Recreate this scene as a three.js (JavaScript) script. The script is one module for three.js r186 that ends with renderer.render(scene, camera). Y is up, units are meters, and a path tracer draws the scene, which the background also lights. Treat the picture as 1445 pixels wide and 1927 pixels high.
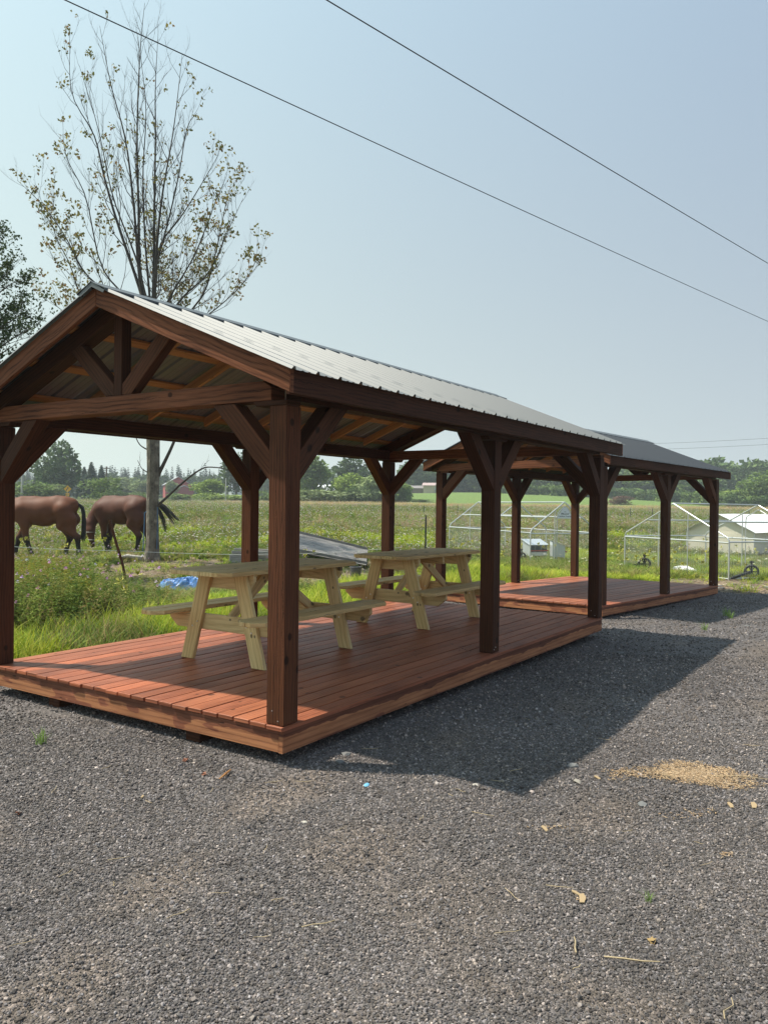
import * as THREE from 'three';
import { mergeGeometries, mergeVertices } from 'three/addons/utils/BufferGeometryUtils.js';
import { MarchingCubes } from 'three/addons/objects/MarchingCubes.js';

// ---------------------------------------------------------------- camera, sky, sun, exposure
const scene = new THREE.Scene();
const camera = new THREE.PerspectiveCamera(65.61, 767 / 1024, 0.05, 2000);
camera.rotation.order = 'YXZ';
camera.position.set(-3.8254, 1.6793, 3.2745);
camera.rotation.set(-0.0105, -0.9859, 0.0125);
const renderer = new THREE.WebGLRenderer({ antialias: true });
renderer.toneMapping = THREE.LinearToneMapping;
renderer.toneMappingExposure = 1.3;
renderer.shadowMap.enabled = true;

const lerp = (a, b, t) => a + (b - a) * t;
const SUN = new THREE.Vector3(-0.205, 0.871, -0.447).normalize();
const sun = new THREE.DirectionalLight(new THREE.Color().setRGB(1.0, 0.93, 0.80), 5.0);
sun.position.copy(SUN).multiplyScalar(60);
sun.castShadow = true;
sun.shadow.radius = 1.6;
sun.shadow.mapSize.set(4096, 4096);
Object.assign(sun.shadow.camera, { left: -40, right: 40, top: 40, bottom: -40, near: 1, far: 140 });
scene.add(sun, sun.target);
{
  // hazy summer sky: pale at the horizon, bluer above, a broad bright veil around the sun
  const W = 1024, H = 512, a = new Float32Array(W * H * 4);
  for (let j = 0; j < H; j++) {
    const el = ((j + 0.5) / H - 0.5) * Math.PI;
    for (let i = 0; i < W; i++) {
      const ph = ((i + 0.5) / W - 0.5) * 2 * Math.PI;
      const x = Math.cos(el) * Math.cos(ph), y = Math.sin(el), z = Math.cos(el) * Math.sin(ph);
      const g = Math.acos(Math.min(1, Math.max(-1, x * SUN.x + y * SUN.y + z * SUN.z)));
      const e = Math.max(0, y), t = 1 - Math.exp(-e * 2.6);
      const veil = Math.exp(-g / 0.62);
      const k = 4 * (j * W + i), down = y < 0 ? 0.55 : 1;
      a[k] = lerp(0.268, 0.069, t) * (1 + 12 * veil) * down;
      a[k + 1] = lerp(0.303, 0.106, t) * (1 + 12 * veil) * down;
      a[k + 2] = lerp(0.410, 0.268, t) * (1 + 5.2 * veil) * down;
      a[k + 3] = 1;
    }
  }
  const sky = new THREE.DataTexture(a, W, H, THREE.RGBAFormat, THREE.FloatType);
  sky.mapping = THREE.EquirectangularReflectionMapping;
  sky.magFilter = sky.minFilter = THREE.LinearFilter;
  sky.needsUpdate = true;
  scene.background = sky;
  scene.environment = sky;
}
scene.fog = new THREE.FogExp2(new THREE.Color().setRGB(0.80, 0.87, 0.92), 0.0007);

// ---------------------------------------------------------------- helpers
function rng(seed) { let a = seed >>> 0; return () => { a = (a + 0x6D2B79F5) | 0; let t = Math.imul(a ^ (a >>> 15), 1 | a); t = (t + Math.imul(t ^ (t >>> 7), 61 | t)) ^ t; return ((t ^ (t >>> 14)) >>> 0) / 4294967296; }; }
const R = rng(20240731);
const rr = (a, b, r = R) => a + (b - a) * r();
const clamp = (x, a, b) => Math.min(b, Math.max(a, x));
const sm = (a, b, x) => { const t = clamp((x - a) / (b - a), 0, 1); return t * t * (3 - 2 * t); };
const V = (x, y, z) => new THREE.Vector3(x, y, z);
const lin = (r, g, b) => new THREE.Color().setRGB(r, g, b);
// periodic value noise
function hash2(x, y, s) { let h = Math.imul(x, 374761393) ^ Math.imul(y, 668265263) ^ Math.imul(s, 1274126177); h = Math.imul(h ^ (h >>> 13), 1274126177); return ((h ^ (h >>> 16)) >>> 0) / 4294967296; }
function vn(x, y, px, py, s) {
  const xi = Math.floor(x), yi = Math.floor(y), fx = x - xi, fy = y - yi;
  const u = fx * fx * (3 - 2 * fx), v = fy * fy * (3 - 2 * fy);
  const m = (a, p) => p ? ((a % p) + p) % p : a;
  const x0 = m(xi, px), x1 = m(xi + 1, px), y0 = m(yi, py), y1 = m(yi + 1, py);
  return lerp(lerp(hash2(x0, y0, s), hash2(x1, y0, s), u), lerp(hash2(x0, y1, s), hash2(x1, y1, s), u), v);
}
function fbm(x, y, px, py, s, o = 4) { let a = 0, w = 0.5, t = 0; for (let i = 0; i < o; i++) { a += w * vn(x, y, px, py, s + i * 17); t += w; x *= 2; y *= 2; px *= 2; py *= 2; w *= 0.5; } return a / t; }
const noise2 = (x, y, s = 1, o = 3) => fbm(x + 1000, y + 1000, 0, 0, s, o);
const toS = (c) => { c = clamp(c, 0, 1); return Math.round(255 * (c <= 0.0031308 ? 12.92 * c : 1.055 * Math.pow(c, 1 / 2.4) - 0.055)); };
function tex(w, h, fn, srgb = true) {
  const d = new Uint8Array(w * h * 4);
  for (let j = 0; j < h; j++) for (let i = 0; i < w; i++) {
    const c = fn(i / w, j / h, i, j), k = 4 * (j * w + i);
    if (srgb) { d[k] = toS(c[0]); d[k + 1] = toS(c[1]); d[k + 2] = toS(c[2]); } else d[k] = d[k + 1] = d[k + 2] = Math.round(255 * clamp(c, 0, 1));
    d[k + 3] = 255;
  }
  const t = new THREE.DataTexture(d, w, h); t.wrapS = t.wrapT = THREE.RepeatWrapping; t.magFilter = THREE.LinearFilter; t.minFilter = THREE.LinearMipmapLinearFilter; t.generateMipmaps = true;
  if (srgb) t.colorSpace = THREE.SRGBColorSpace; t.needsUpdate = true; return t;
}
const taken = {};
function numbered(name) { if (!(name in taken)) { taken[name] = 0; return name; } taken[name]++; return name + '_' + String(taken[name]).padStart(3, '0'); }
function shade(o) { o.traverse((m) => { if (m.isMesh) { m.castShadow = true; m.receiveShadow = true; } }); return o; }
function tag(o, label, category, group, kind) { o.userData.label = label; if (category) o.userData.category = category; if (group) o.userData.group = group; if (kind) o.userData.kind = kind; return o; }
function thing(name, label, category, pos = [0, 0, 0], turn = 0, group) {
  const o = new THREE.Group(); o.name = numbered(name); o.position.set(...pos); o.rotation.y = turn; scene.add(o); return tag(o, label, category, group);
}
function part(parent, name, geo, mat, label) { const m = new THREE.Mesh(geo, mat); m.name = name; m.castShadow = m.receiveShadow = true; if (label) m.userData.label = label; parent.add(m); return m; }
function solo(name, geo, mat, label, category, pos = [0, 0, 0], group) { const m = part(scene, numbered(name), geo, mat); m.position.set(...pos); return tag(m, label, category, group); }
function structure(name, geo, mat) { const m = part(scene, numbered(name), geo, mat); m.userData.kind = 'structure'; return m; }
// a bevelled slab: polygon in the plane across `axis`, from a0 to a1 along it. axis x: points are (z,y); z: (x,y); y: (x,z). grain is the direction of the fibres in the polygon's plane, 'e' = along the axis
const TILE_U = 2.4, TILE_V = 0.6;
function slabGeo(pts, axis, a0, a1, { grain = [1, 0], bevel = 0.004 } = {}) {
  const sh = new THREE.Shape(pts.map(([a, b]) => new THREE.Vector2(a, b)));
  const th = Math.abs(a1 - a0), b = Math.min(bevel, th * 0.3);
  const g0 = new THREE.ExtrudeGeometry(sh, { depth: th - 2 * b, bevelEnabled: b > 0, bevelSize: b, bevelOffset: -b, bevelThickness: b, bevelSegments: 1, curveSegments: 6, steps: 1 });
  const g = g0.index ? g0.toNonIndexed() : g0, p = g.attributes.position, n = p.count;
  const lo = Math.min(a0, a1) + b, flip = axis !== 'z';
  const P = new Float32Array(n * 3), U = new Float32Array(n * 2), ou = R() * 5, ov = R() * 5;
  const along = grain === 'e', gl = along ? 1 : Math.hypot(...grain), gx = along ? 1 : grain[0] / gl, gy = along ? 0 : grain[1] / gl;
  const A = V(0, 0, 0), B = V(0, 0, 0), C = V(0, 0, 0), N = V(0, 0, 0);
  for (let t = 0; t < n; t += 3) {
    A.fromBufferAttribute(p, t); B.fromBufferAttribute(p, t + 1); C.fromBufferAttribute(p, t + 2);
    N.copy(B).sub(A).cross(C.clone().sub(A)).normalize();
    const tri = flip ? [A, C, B] : [A, B, C];
    tri.forEach((q, k) => {
      const i = t + k, a = q.x, bb = q.y, e = q.z + lo;
      if (axis === 'x') { P[3 * i] = e; P[3 * i + 1] = bb; P[3 * i + 2] = a; }
      else if (axis === 'z') { P[3 * i] = a; P[3 * i + 1] = bb; P[3 * i + 2] = e; }
      else { P[3 * i] = a; P[3 * i + 1] = e; P[3 * i + 2] = bb; }
      let u, v;
      if (along) { if (Math.abs(N.z) > 0.7) { u = a * 0.5; v = bb; } else { u = e; v = Math.abs(N.x) > Math.abs(N.y) ? bb : a; } }
      else { u = a * gx + bb * gy; const w = -a * gy + bb * gx; v = Math.abs(N.z) > 0.7 ? w : (Math.abs(N.x * gx + N.y * gy) > 0.8 ? (u = e * 0.5, w) : e + w * 0.2); }
      U[2 * i] = u / TILE_U + ou; U[2 * i + 1] = v / TILE_V + ov;
    });
  }
  const out = new THREE.BufferGeometry();
  out.setAttribute('position', new THREE.BufferAttribute(P, 3)); out.setAttribute('uv', new THREE.BufferAttribute(U, 2));
  out.computeVertexNormals(); return out;
}
const slab = (parent, name, mat, pts, axis, a0, a1, o) => part(parent, name, slabGeo(pts, axis, a0, a1, o), mat, o?.label);
const rect = (a0, b0, a1, b1) => [[a0, b0], [a1, b0], [a1, b1], [a0, b1]];
// a beam of section w x h between two points (long axis = grain)
function beamGeo(a, b, w, h, bevel = 0.004, face) {
  const d = b.clone().sub(a), L = d.length();
  const g = slabGeo(rect(-w / 2, -h / 2, w / 2, h / 2), 'z', 0, L, { grain: 'e', bevel });
  const zx = d.normalize(), up = face ? face.clone() : Math.abs(zx.y) > 0.95 ? V(1, 0, 0) : V(0, 1, 0), xx = up.cross(zx).normalize(), yy = zx.clone().cross(xx);
  g.applyMatrix4(new THREE.Matrix4().makeBasis(xx, yy, zx).setPosition(a)); return g;
}
// tapered tube through points with radii
function tube(pts, rad, sides = 6, cap = true) {
  const n = pts.length, P = [], I = [], U = []; let up = V(0.31, 0.2, 0.93).normalize(), len = 0;
  for (let i = 0; i < n; i++) {
    const t = pts[Math.min(n - 1, i + 1)].clone().sub(pts[Math.max(0, i - 1)]).normalize();
    const x = up.clone().cross(t); if (x.lengthSq() < 1e-4) x.set(1, 0, 0).cross(t); x.normalize(); const y = t.clone().cross(x); up = y.clone().cross(x).lengthSq() ? up : up;
    if (i) len += pts[i].distanceTo(pts[i - 1]);
    for (let k = 0; k <= sides; k++) { const a = (k % sides) / sides * Math.PI * 2, r = rad[i]; P.push(pts[i].x + r * (Math.cos(a) * x.x + Math.sin(a) * y.x), pts[i].y + r * (Math.cos(a) * x.y + Math.sin(a) * y.y), pts[i].z + r * (Math.cos(a) * x.z + Math.sin(a) * y.z)); U.push(k / sides * Math.max(0.05, 6 * rad[0]), len); }
  }
  const m = sides + 1;
  for (let i = 0; i < n - 1; i++) for (let k = 0; k < sides; k++) { const a = i * m + k, b = a + 1, c = a + m, d = c + 1; I.push(a, b, c, b, d, c); }
  if (cap) for (const [row, f] of [[0, 1], [n - 1, -1]]) { const c = P.length / 3; P.push(pts[row].x, pts[row].y, pts[row].z); U.push(0, 0); for (let k = 0; k < sides; k++) { const a = row * m + k, b = a + 1; f > 0 ? I.push(c, b, a) : I.push(c, a, b); } }
  const g = new THREE.BufferGeometry(); g.setAttribute('position', new THREE.Float32BufferAttribute(P, 3)); g.setAttribute('uv', new THREE.Float32BufferAttribute(U, 2)); g.setIndex(I); g.computeVertexNormals(); return g;
}
const rod = (a, b, r, s = 6) => tube([a, b], [r, r], s);
// the site: metres along (away from the yard) and across (to the right) from a corner of the yard
const AX = 0.8338, AZ = -0.5520;
const site = (d, s) => [-3.8254 + d * AX - s * AZ, 3.2745 + d * AZ + s * AX];
const inv = (x, z) => { const a = x + 3.8254, b = z - 3.2745; return [a * AX + b * AZ, -a * AZ + b * AX]; };
function ground(x, z) {
  const [d, s] = inv(x, z), t = sm(-3, 3, s), st = lerp(16, 27, t);
  let h = -0.14 * t * sm(9.5, 14, d) + lerp(0.012, 0.0155, t) * Math.max(0, Math.min(d, 230) - st);
  h += 2.2 * Math.exp(-Math.pow((s - 25) / 40, 2)) * sm(130, 205, d);
  if (d > 15) h += (noise2(x * 0.12, z * 0.12, 5) - 0.5) * 0.16 * sm(15, 30, d);
  return h;
}
// ---------------------------------------------------------------- materials
function woodMaps(seed, { light, dark, rings = 16, warp = 1.2, knots = 7, fibre = 0.35, saw = 0, blotch = 0.3, checks = 0 }) {
  const r = rng(seed), K = [];
  for (let i = 0; i < knots; i++) K.push([r(), r(), rr(0.012, 0.03, r)]);
  const CK = []; for (let i = 0; i < checks; i++) CK.push([r(), r(), rr(0.02, 0.16, r), r() * 9]);
  const w = 1024, h = 256, val = new Float32Array(w * h), kn = new Float32Array(w * h);
  for (let j = 0; j < h; j++) for (let i = 0; i < w; i++) {
    const u = i / w, v = j / h; let vv = v + (fbm(u * 4, v * 3, 4, 3, seed, 3) - 0.5) * 0.16 * warp, kk = 0;
    for (const [ku, kv, kr] of K) {
      let du = u - ku, dv = v - kv; du -= Math.round(du); dv -= Math.round(dv);
      const X = du * TILE_U, Y = dv * TILE_V, q = X * X * 0.12 + Y * Y, e = Math.exp(-q / (kr * kr * 4));
      vv += Math.sign(dv || 1) * e * kr * 1.1; const dd = Math.sqrt(X * X * 0.6 + Y * Y) / kr; kk = Math.max(kk, 1 - sm(0.55, 1.1, dd));
    }
    const ring = Math.pow(0.5 + 0.5 * Math.sin(vv * Math.PI * 2 * rings), 2.6) * (0.45 + 1.1 * fbm(u * 5, v * 9, 5, 9, seed + 41, 2));
    const fib = fbm(u * 24, v * 128, 24, 128, seed + 3, 3), fine = fbm(u * 10, v * 200, 10, 200, seed + 9, 2), bl = fbm(u * 6, v * 4, 6, 4, seed + 31, 4);
    let x = 0.36 * ring + fibre * (fib - 0.5) * 2.0 + 0.4 * (fine - 0.5) + blotch * (bl - 0.45) * 2;
    for (const [cu, cv2, cl, cs] of CK) { let du = u - cu, dv = v - cv2; du -= Math.round(du); dv -= Math.round(dv); if (Math.abs(du) < cl) { const wob = 0.006 * Math.sin(du * 60 + cs) + 0.004 * Math.sin(du * 170 + cs * 2), hw = 0.0035 * (1 - Math.abs(du) / cl); if (Math.abs(dv - wob) < hw) kk = Math.max(kk, 0.95); } }
    if (saw) x += saw * (Math.sin(u * Math.PI * 2 * 300 + 3 * bl) * 0.5) * (0.4 + fib);
    val[j * w + i] = x; kn[j * w + i] = kk;
  }
  const at = (i, j) => [clamp(val[j * w + i] + 0.2, 0, 1), kn[j * w + i]];
  const map = tex(w, h, (u, v, i, j) => { const [t, k] = at(i, j); return [0, 1, 2].map((c) => lerp(light[c], dark[c], t) * (1 - 0.72 * k)); });
  const bump = tex(w, h, (u, v, i, j) => 0.75 - 0.5 * at(i, j)[0] - 0.2 * at(i, j)[1], false);
  return { map, bump };
}
function woodMat(seed, o, tints = [[1, 1, 1]], rough = 0.7, bumpScale = 0.0022, spec = 1) {
  const { map, bump } = woodMaps(seed, o);
  return tints.map((t) => new THREE.MeshPhysicalMaterial({ map, bumpMap: bump, bumpScale, roughness: rough, specularIntensity: spec, color: lin(...t) }));
}
const pick = (a, r = R) => a[Math.floor(r() * a.length)];
const M = {};
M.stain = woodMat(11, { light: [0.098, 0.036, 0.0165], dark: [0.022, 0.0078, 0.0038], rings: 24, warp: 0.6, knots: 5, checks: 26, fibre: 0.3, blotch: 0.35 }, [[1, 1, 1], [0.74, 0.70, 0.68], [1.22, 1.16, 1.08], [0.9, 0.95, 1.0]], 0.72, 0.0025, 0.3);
M.sawn = woodMat(12, { light: [0.215, 0.078, 0.036], dark: [0.036, 0.0115, 0.0058], rings: 16, warp: 1.2, knots: 4, checks: 14, fibre: 0.3, saw: 0.30, blotch: 0.35 }, [[1, 1, 1]], 0.75, 0.003, 0.3);
M.deck = woodMat(13, { light: [0.39, 0.130, 0.062], dark: [0.105, 0.030, 0.015], rings: 20, warp: 0.6, knots: 5, checks: 10, fibre: 0.32, blotch: 0.42 }, [[1, 1, 1], [0.74, 0.72, 0.72], [1.18, 1.10, 1.06], [0.9, 0.88, 0.92], [1.05, 1.1, 1.15]], 0.5, 0.0022, 0.55);
M.rim = woodMat(14, { light: [0.43, 0.185, 0.085], dark: [0.16, 0.056, 0.027], rings: 12, warp: 1.3, knots: 4, fibre: 0.3, blotch: 0.45 }, [[1, 1, 1], [0.9, 0.86, 0.84]], 0.72, 0.0022, 0.5);
M.raw = woodMat(15, { light: [0.52, 0.26, 0.095], dark: [0.28, 0.115, 0.038], rings: 9, warp: 1.4, knots: 5, fibre: 0.25, blotch: 0.25 }, [[1, 1, 1], [0.86, 0.84, 0.8]], 0.7);
M.pine = woodMat(16, { light: [0.74, 0.575, 0.29], dark: [0.43, 0.285, 0.11], rings: 13, warp: 1.3, knots: 11, checks: 10, fibre: 0.28, blotch: 0.22 }, [[1, 1, 1], [0.9, 0.88, 0.84], [1.06, 1.05, 1.0], [0.97, 0.9, 0.8]], 0.68);
M.grey = woodMat(17, { light: [0.46, 0.43, 0.38], dark: [0.17, 0.15, 0.13], rings: 12, warp: 1.6, knots: 4, fibre: 0.5, blotch: 0.5 }, [[1, 1, 1], [0.55, 0.55, 0.58]], 0.85);
// rim boards: the darker deck stain has run down over their upper edge in an uneven line
function rimMat(seed) {
  const w = 1024, h = 128, base = woodMaps(seed, { light: [0.45, 0.19, 0.085], dark: [0.16, 0.055, 0.026], rings: 4, warp: 1.0, knots: 3, fibre: 0.3, blotch: 0.5 }), src = base.map.image.data, W0 = base.map.image.width, H0 = base.map.image.height;
  const sr = (c) => { c /= 255; return c <= 0.04045 ? c / 12.92 : Math.pow((c + 0.055) / 1.055, 2.4); };
  const map = tex(w, h, (u, v, i, j) => { const k = 4 * (Math.floor(v * H0) * W0 + Math.floor(u * W0)), e = 0.80 - 0.42 * Math.pow(fbm(u * 9, 0.5, 9, 0, seed + 5, 4), 1.3) + 0.05 * fbm(u * 60, 0.5, 60, 0, seed + 6, 2), d = sm(e - 0.012, e + 0.012, v) * 0.62, q = sm(0.62, 0.68, fbm(u * 14, v * 2, 14, 2, seed + 7, 3)) * 0.35, m = 1 - Math.max(d, q); return [sr(src[k]) * m, sr(src[k + 1]) * m * (m < 0.9 ? 0.85 : 1), sr(src[k + 2]) * m]; });
  map.wrapT = THREE.ClampToEdgeWrapping; return new THREE.MeshPhysicalMaterial({ map, bumpMap: base.bump, bumpScale: 0.0015, roughness: 0.72, specularIntensity: 0.5 });
}
M.rimFront = rimMat(141); M.rimSide = rimMat(151);
const brushed = tex(512, 512, (u, v) => 0.5 + 0.4 * (fbm(u * 8, v * 8, 8, 8, 77, 4) - 0.5) + 0.35 * (fbm(u * 60, v * 6, 60, 6, 78, 2) - 0.5), false);
M.galv = new THREE.MeshPhysicalMaterial({ color: lin(0.165, 0.17, 0.17), metalness: 0.15, roughness: 0.5, specularIntensity: 0.6 });
M.charcoal = new THREE.MeshPhysicalMaterial({ color: lin(0.046, 0.054, 0.066), roughness: 0.62, specularIntensity: 0.3 });
M.cap = new THREE.MeshStandardMaterial({ color: lin(0.10, 0.11, 0.115), metalness: 0.2, roughness: 0.5 });
M.pipe = new THREE.MeshStandardMaterial({ color: lin(0.60, 0.61, 0.61), metalness: 0.6, roughness: 0.36 });
M.wire = new THREE.MeshStandardMaterial({ color: lin(0.55, 0.56, 0.56), metalness: 0.6, roughness: 0.5 });
M.bolt = new THREE.MeshStandardMaterial({ color: lin(0.8, 0.8, 0.78), metalness: 0.9, roughness: 0.3 });
M.black = new THREE.MeshStandardMaterial({ color: lin(0.022, 0.022, 0.024), roughness: 0.55 });
M.white = new THREE.MeshStandardMaterial({ color: lin(0.80, 0.80, 0.78), roughness: 0.7 });
M.cable = new THREE.MeshStandardMaterial({ color: lin(0.035, 0.035, 0.04), roughness: 0.6 });
const leafMat = (r, g, b, t = 0.35) => new THREE.MeshPhysicalMaterial({ color: lin(r, g, b), roughness: 0.9, transmission: t, thickness: 0, side: THREE.DoubleSide, specularIntensity: 0.4 });
const leafMatV = (t = 0.3) => { const m = leafMat(1, 1, 1, t); m.vertexColors = true; return m; };
const barkTex = tex(256, 512, (u, v) => { const n = fbm(u * 8, v * 12, 8, 12, 301, 4), m = fbm(u * 24, v * 10, 24, 10, 302, 3), q = fbm(u * 3, v * 4, 3, 4, 303, 3); const t = clamp(0.25 + 0.9 * (n - 0.35) + 0.7 * (m - 0.5), 0, 1), l = sm(0.55, 0.7, q); return [lerp(0.075, lerp(0.25, 0.36, l), t), lerp(0.062, lerp(0.215, 0.32, l), t), lerp(0.05, lerp(0.17, 0.25, l), t)]; });
const barkBump = tex(256, 512, (u, v) => fbm(u * 16, v * 12, 16, 12, 302, 4), false);
M.bark = new THREE.MeshStandardMaterial({ map: barkTex, bumpMap: barkBump, bumpScale: 0.02, roughness: 0.95 });
M.twig = new THREE.MeshStandardMaterial({ color: lin(0.075, 0.062, 0.052), roughness: 0.9 });
// ---------------------------------------------------------------- timber pavilions
function roofProfile(width) {     // one sheet across the ribs: 229 mm pitch, a tall rib and two low ones
  const pts = [], p = 0.2286, n = Math.round(width / p);
  for (let i = 0; i < n; i++) {
    const x = i * p;
    pts.push([x, 0.0], [x + 0.012, 0.019], [x + 0.030, 0.019], [x + 0.042, 0.0]);
    for (const c of [0.105, 0.167]) pts.push([x + c - 0.014, 0.0], [x + c - 0.006, 0.005], [x + c + 0.006, 0.005], [x + c + 0.014, 0.0]);
  }
  pts.push([n * p, 0]); return pts;
}
function roofSheet(u0, width, zE, yE, zR, yR) {
  const pr = roofProfile(width), P = [], U = [], I = [], sl = Math.hypot(zR - zE, yR - yE), nz = -(yR - yE) / (zR - zE) , ln = Math.hypot(1, nz), steps = 4, ph = R() * 6;
  for (let k = 0; k <= steps; k++) for (const [x, h] of pr) {
    const t = k / steps, wav = 0.0005 * Math.sin(x * 9 + k * 1.9 + ph);
    P.push(u0 + x, lerp(yE, yR, t) + (h + wav) / ln, lerp(zE, zR, t) + (h + wav) * nz / ln); U.push((u0 + x) / 1.2, t * sl / 1.2);
  }
  const m = pr.length;
  for (let k = 0; k < steps; k++) for (let i = 0; i < m - 1; i++) { const a = k * m + i, b = a + 1, c = a + m, d = c + 1; zE > zR ? I.push(a, b, c, b, d, c) : I.push(a, c, b, b, c, d); }
  const g0 = new THREE.BufferGeometry(); g0.setAttribute('position', new THREE.Float32BufferAttribute(P, 3)); g0.setAttribute('uv', new THREE.Float32BufferAttribute(U, 2)); g0.setIndex(I);
  const g = g0.toNonIndexed(); g.computeVertexNormals(); return g;
}
function pavilion(name, label, { L, W, um, og, lift, roofMat, wi = 0.024, seed }) {
  const r = rng(seed), g = thing(name, label, 'pavilion');
  const s = 0.14, hr = 0.17, z = (w) => -w;            // local x along the length, z = -w across, y = 0 under the rim
  const pt = 2.205 + lift, bm = 2.24 + lift, bt = 2.375 + lift, eT = 2.39 + lift, eB = 2.241 + lift, oe = 0.18, pk = 3.133 + lift;
  const slope = (pk - eT) / (W / 2 + oe), roofY = (w) => (w < W / 2 ? eT + slope * (w + oe) : eT + slope * (W - w + oe));
  const st = () => pick(M.stain, r);
  // skids, rims and decking
  for (const w of [0.86, W - 0.86]) slab(g, 'skid', M.stain[1], rect(z(w + 0.07), -0.089, z(w - 0.07), -0.001), 'x', 0.045, L - 0.05, { grain: 'e' });
  const dTh = 0.028, rimT = hr - dTh;
  const rim = (m, ax) => { const p = m.geometry.attributes.position, u = m.geometry.attributes.uv, o = r(); for (let i = 0; i < p.count; i++) u.setXY(i, (ax ? p.getZ(i) : p.getX(i)) / TILE_U + o, p.getY(i) / rimT); };
  for (const w of [0, W]) { const d = w ? -0.038 : 0.038; rim(slab(g, 'rim_board', M.rimSide, rect(0, 0, L, rimT - 0.001), 'z', z(w), z(w + d), { grain: [1, 0], bevel: 0.003 }), 0); }
  for (const x of [0.002, L - 0.04]) rim(slab(g, 'rim_board', M.rimFront, rect(z(W - 0.0385), 0.001, z(0.0385), rimT - 0.001), 'x', x, x + 0.038, { grain: [1, 0], bevel: 0.003 }), 2);
  for (let x = 0.6; x < L - 0.3; x += 0.61) slab(g, 'joist', M.rim[1], rect(z(W - 0.04), 0.004, z(0.04), rimT - 0.002), 'x', x, x + 0.038, { grain: [1, 0], bevel: 0 });
  const n = 23, pitch = (W + 0.03) / n;
  for (let i = 0; i < n; i++) {
    const w0 = -0.015 + i * pitch, gap = rr(0.010, 0.017, r), dy = rr(-0.0015, 0.002, r), x0 = rr(-0.018, -0.004, r), x1 = L + rr(0.004, 0.018, r);
    const cut = r() < 0.55 ? rr(0.3, 0.7, r) * L : 0;
    const spans = cut ? [[x0, cut - 0.002], [cut + 0.002, x1]] : [[x0, x1]];
    for (const [a, b] of spans) slab(g, 'deck_board', pick(M.deck, r), [[z(w0 + gap), rimT + dy], [z(w0 + gap), hr + dy - 0.001], [z(w0 + pitch * 0.5), hr + dy + 0.0006], [z(w0 + pitch), hr + dy - 0.001], [z(w0 + pitch), rimT + dy]].reverse(), 'x', a, b, { grain: 'e', bevel: 0.003 });
  }
  // posts with plates and braces
  const cols = [0, um, L - s];
  for (const [side, w0] of [[0, 0], [1, W - s]]) cols.forEach((u, ci) => {
    const w = ci === 1 ? w0 + (side ? -wi : wi) : w0;
    slab(g, 'post', st(), rect(u, z(w + s), u + s, z(w)), 'y', hr + 0.002, pt, { grain: 'e', bevel: 0.006 });
    const dir = side ? -1 : 1, zc = (a) => z(w0 + (side ? s - a : a));
    if (ci === 1) slab(g, 'bolster', st(), [[u - 0.15, bm - 0.001], [u - 0.115, pt + 0.001], [u + s + 0.115, pt + 0.001], [u + s + 0.15, bm - 0.001]], 'z', z(w + 0.004), z(w + s - 0.004), { grain: [1, 0] });
    else slab(g, 'bolster', st(), [[zc(0), bm - 0.001], [zc(0), pt + 0.001], [zc(0.262), pt + 0.001], [zc(0.292), bm - 0.001]], 'x', u + 0.004, u + s - 0.004, { grain: [1, 0] });
    // 45 degree braces of the same timber: from the post up to the beam
    const lowY = bm - 0.52, face = 0.004;
    const run = (dirU) => { const e = dirU > 0 ? u + s - face : u + face; slab(g, 'brace', st(), [[e, lowY], [e + dirU * 0.52, bm - 0.002], [e + dirU * 0.325, bm - 0.002], [e, lowY + 0.195]], 'z', z(w + 0.006), z(w + s - 0.006), { grain: [dirU, 1] }); };
    if (ci < 2) run(1); if (ci > 0) run(-1);
    if (ci !== 1) slab(g, 'brace', st(), [[zc(s - face), lowY - 0.004], [zc(s - face + 0.52), bm - 0.004], [zc(s - face + 0.325), bm - 0.004], [zc(s - face), lowY + 0.191]], 'x', u + 0.008, u + s - 0.008, { grain: [-dir, 1] });
    if (ci !== 1 || true) for (let k = 0; k < 2; k++) { const b = part(g, 'screw_head', SCREW, M.bolt); b.position.set(u + 0.035 + 0.03 * k, hr + 0.035 + 0.02 * k, z(w) + 0.0005); if (ci !== 1) { b.rotation.y = -Math.PI / 2; b.position.set(u - 0.0005, hr + 0.03 + 0.06 * k, z(w + 0.045 + 0.05 * k)); } }
  });
  // beams along the eaves
  for (const w of [0, W - s]) slab(g, 'side_beam', st(), rect(0.15, bm, L - 0.15, bt), 'z', z(w + 0.003), z(w + s - 0.003), { grain: [1, 0] });
  // gable trusses at both ends
  for (const u of [0, L - s]) {
    const yAt = (w) => roofY(w) - 0.135;
    slab(g, 'tie_beam', M.sawn[0], [[z(W - 0.004), bm + 0.001], [z(0.132), bm + 0.001], [z(0.132), bm + 0.085], [z(0.20), bm + 0.128], [z(W - 0.2), bm + 0.128], [z(W - 0.004), bm + 0.05]], 'x', u + 0.001, u + s - 0.001, { grain: [1, 0] });
    slab(g, 'king_post', st(), rect(z(W / 2 + 0.045), bm + 0.130, z(W / 2 - 0.045), yAt(W / 2) - 0.02), 'x', u + 0.012, u + 0.101, { grain: [0, 1] });
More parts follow.
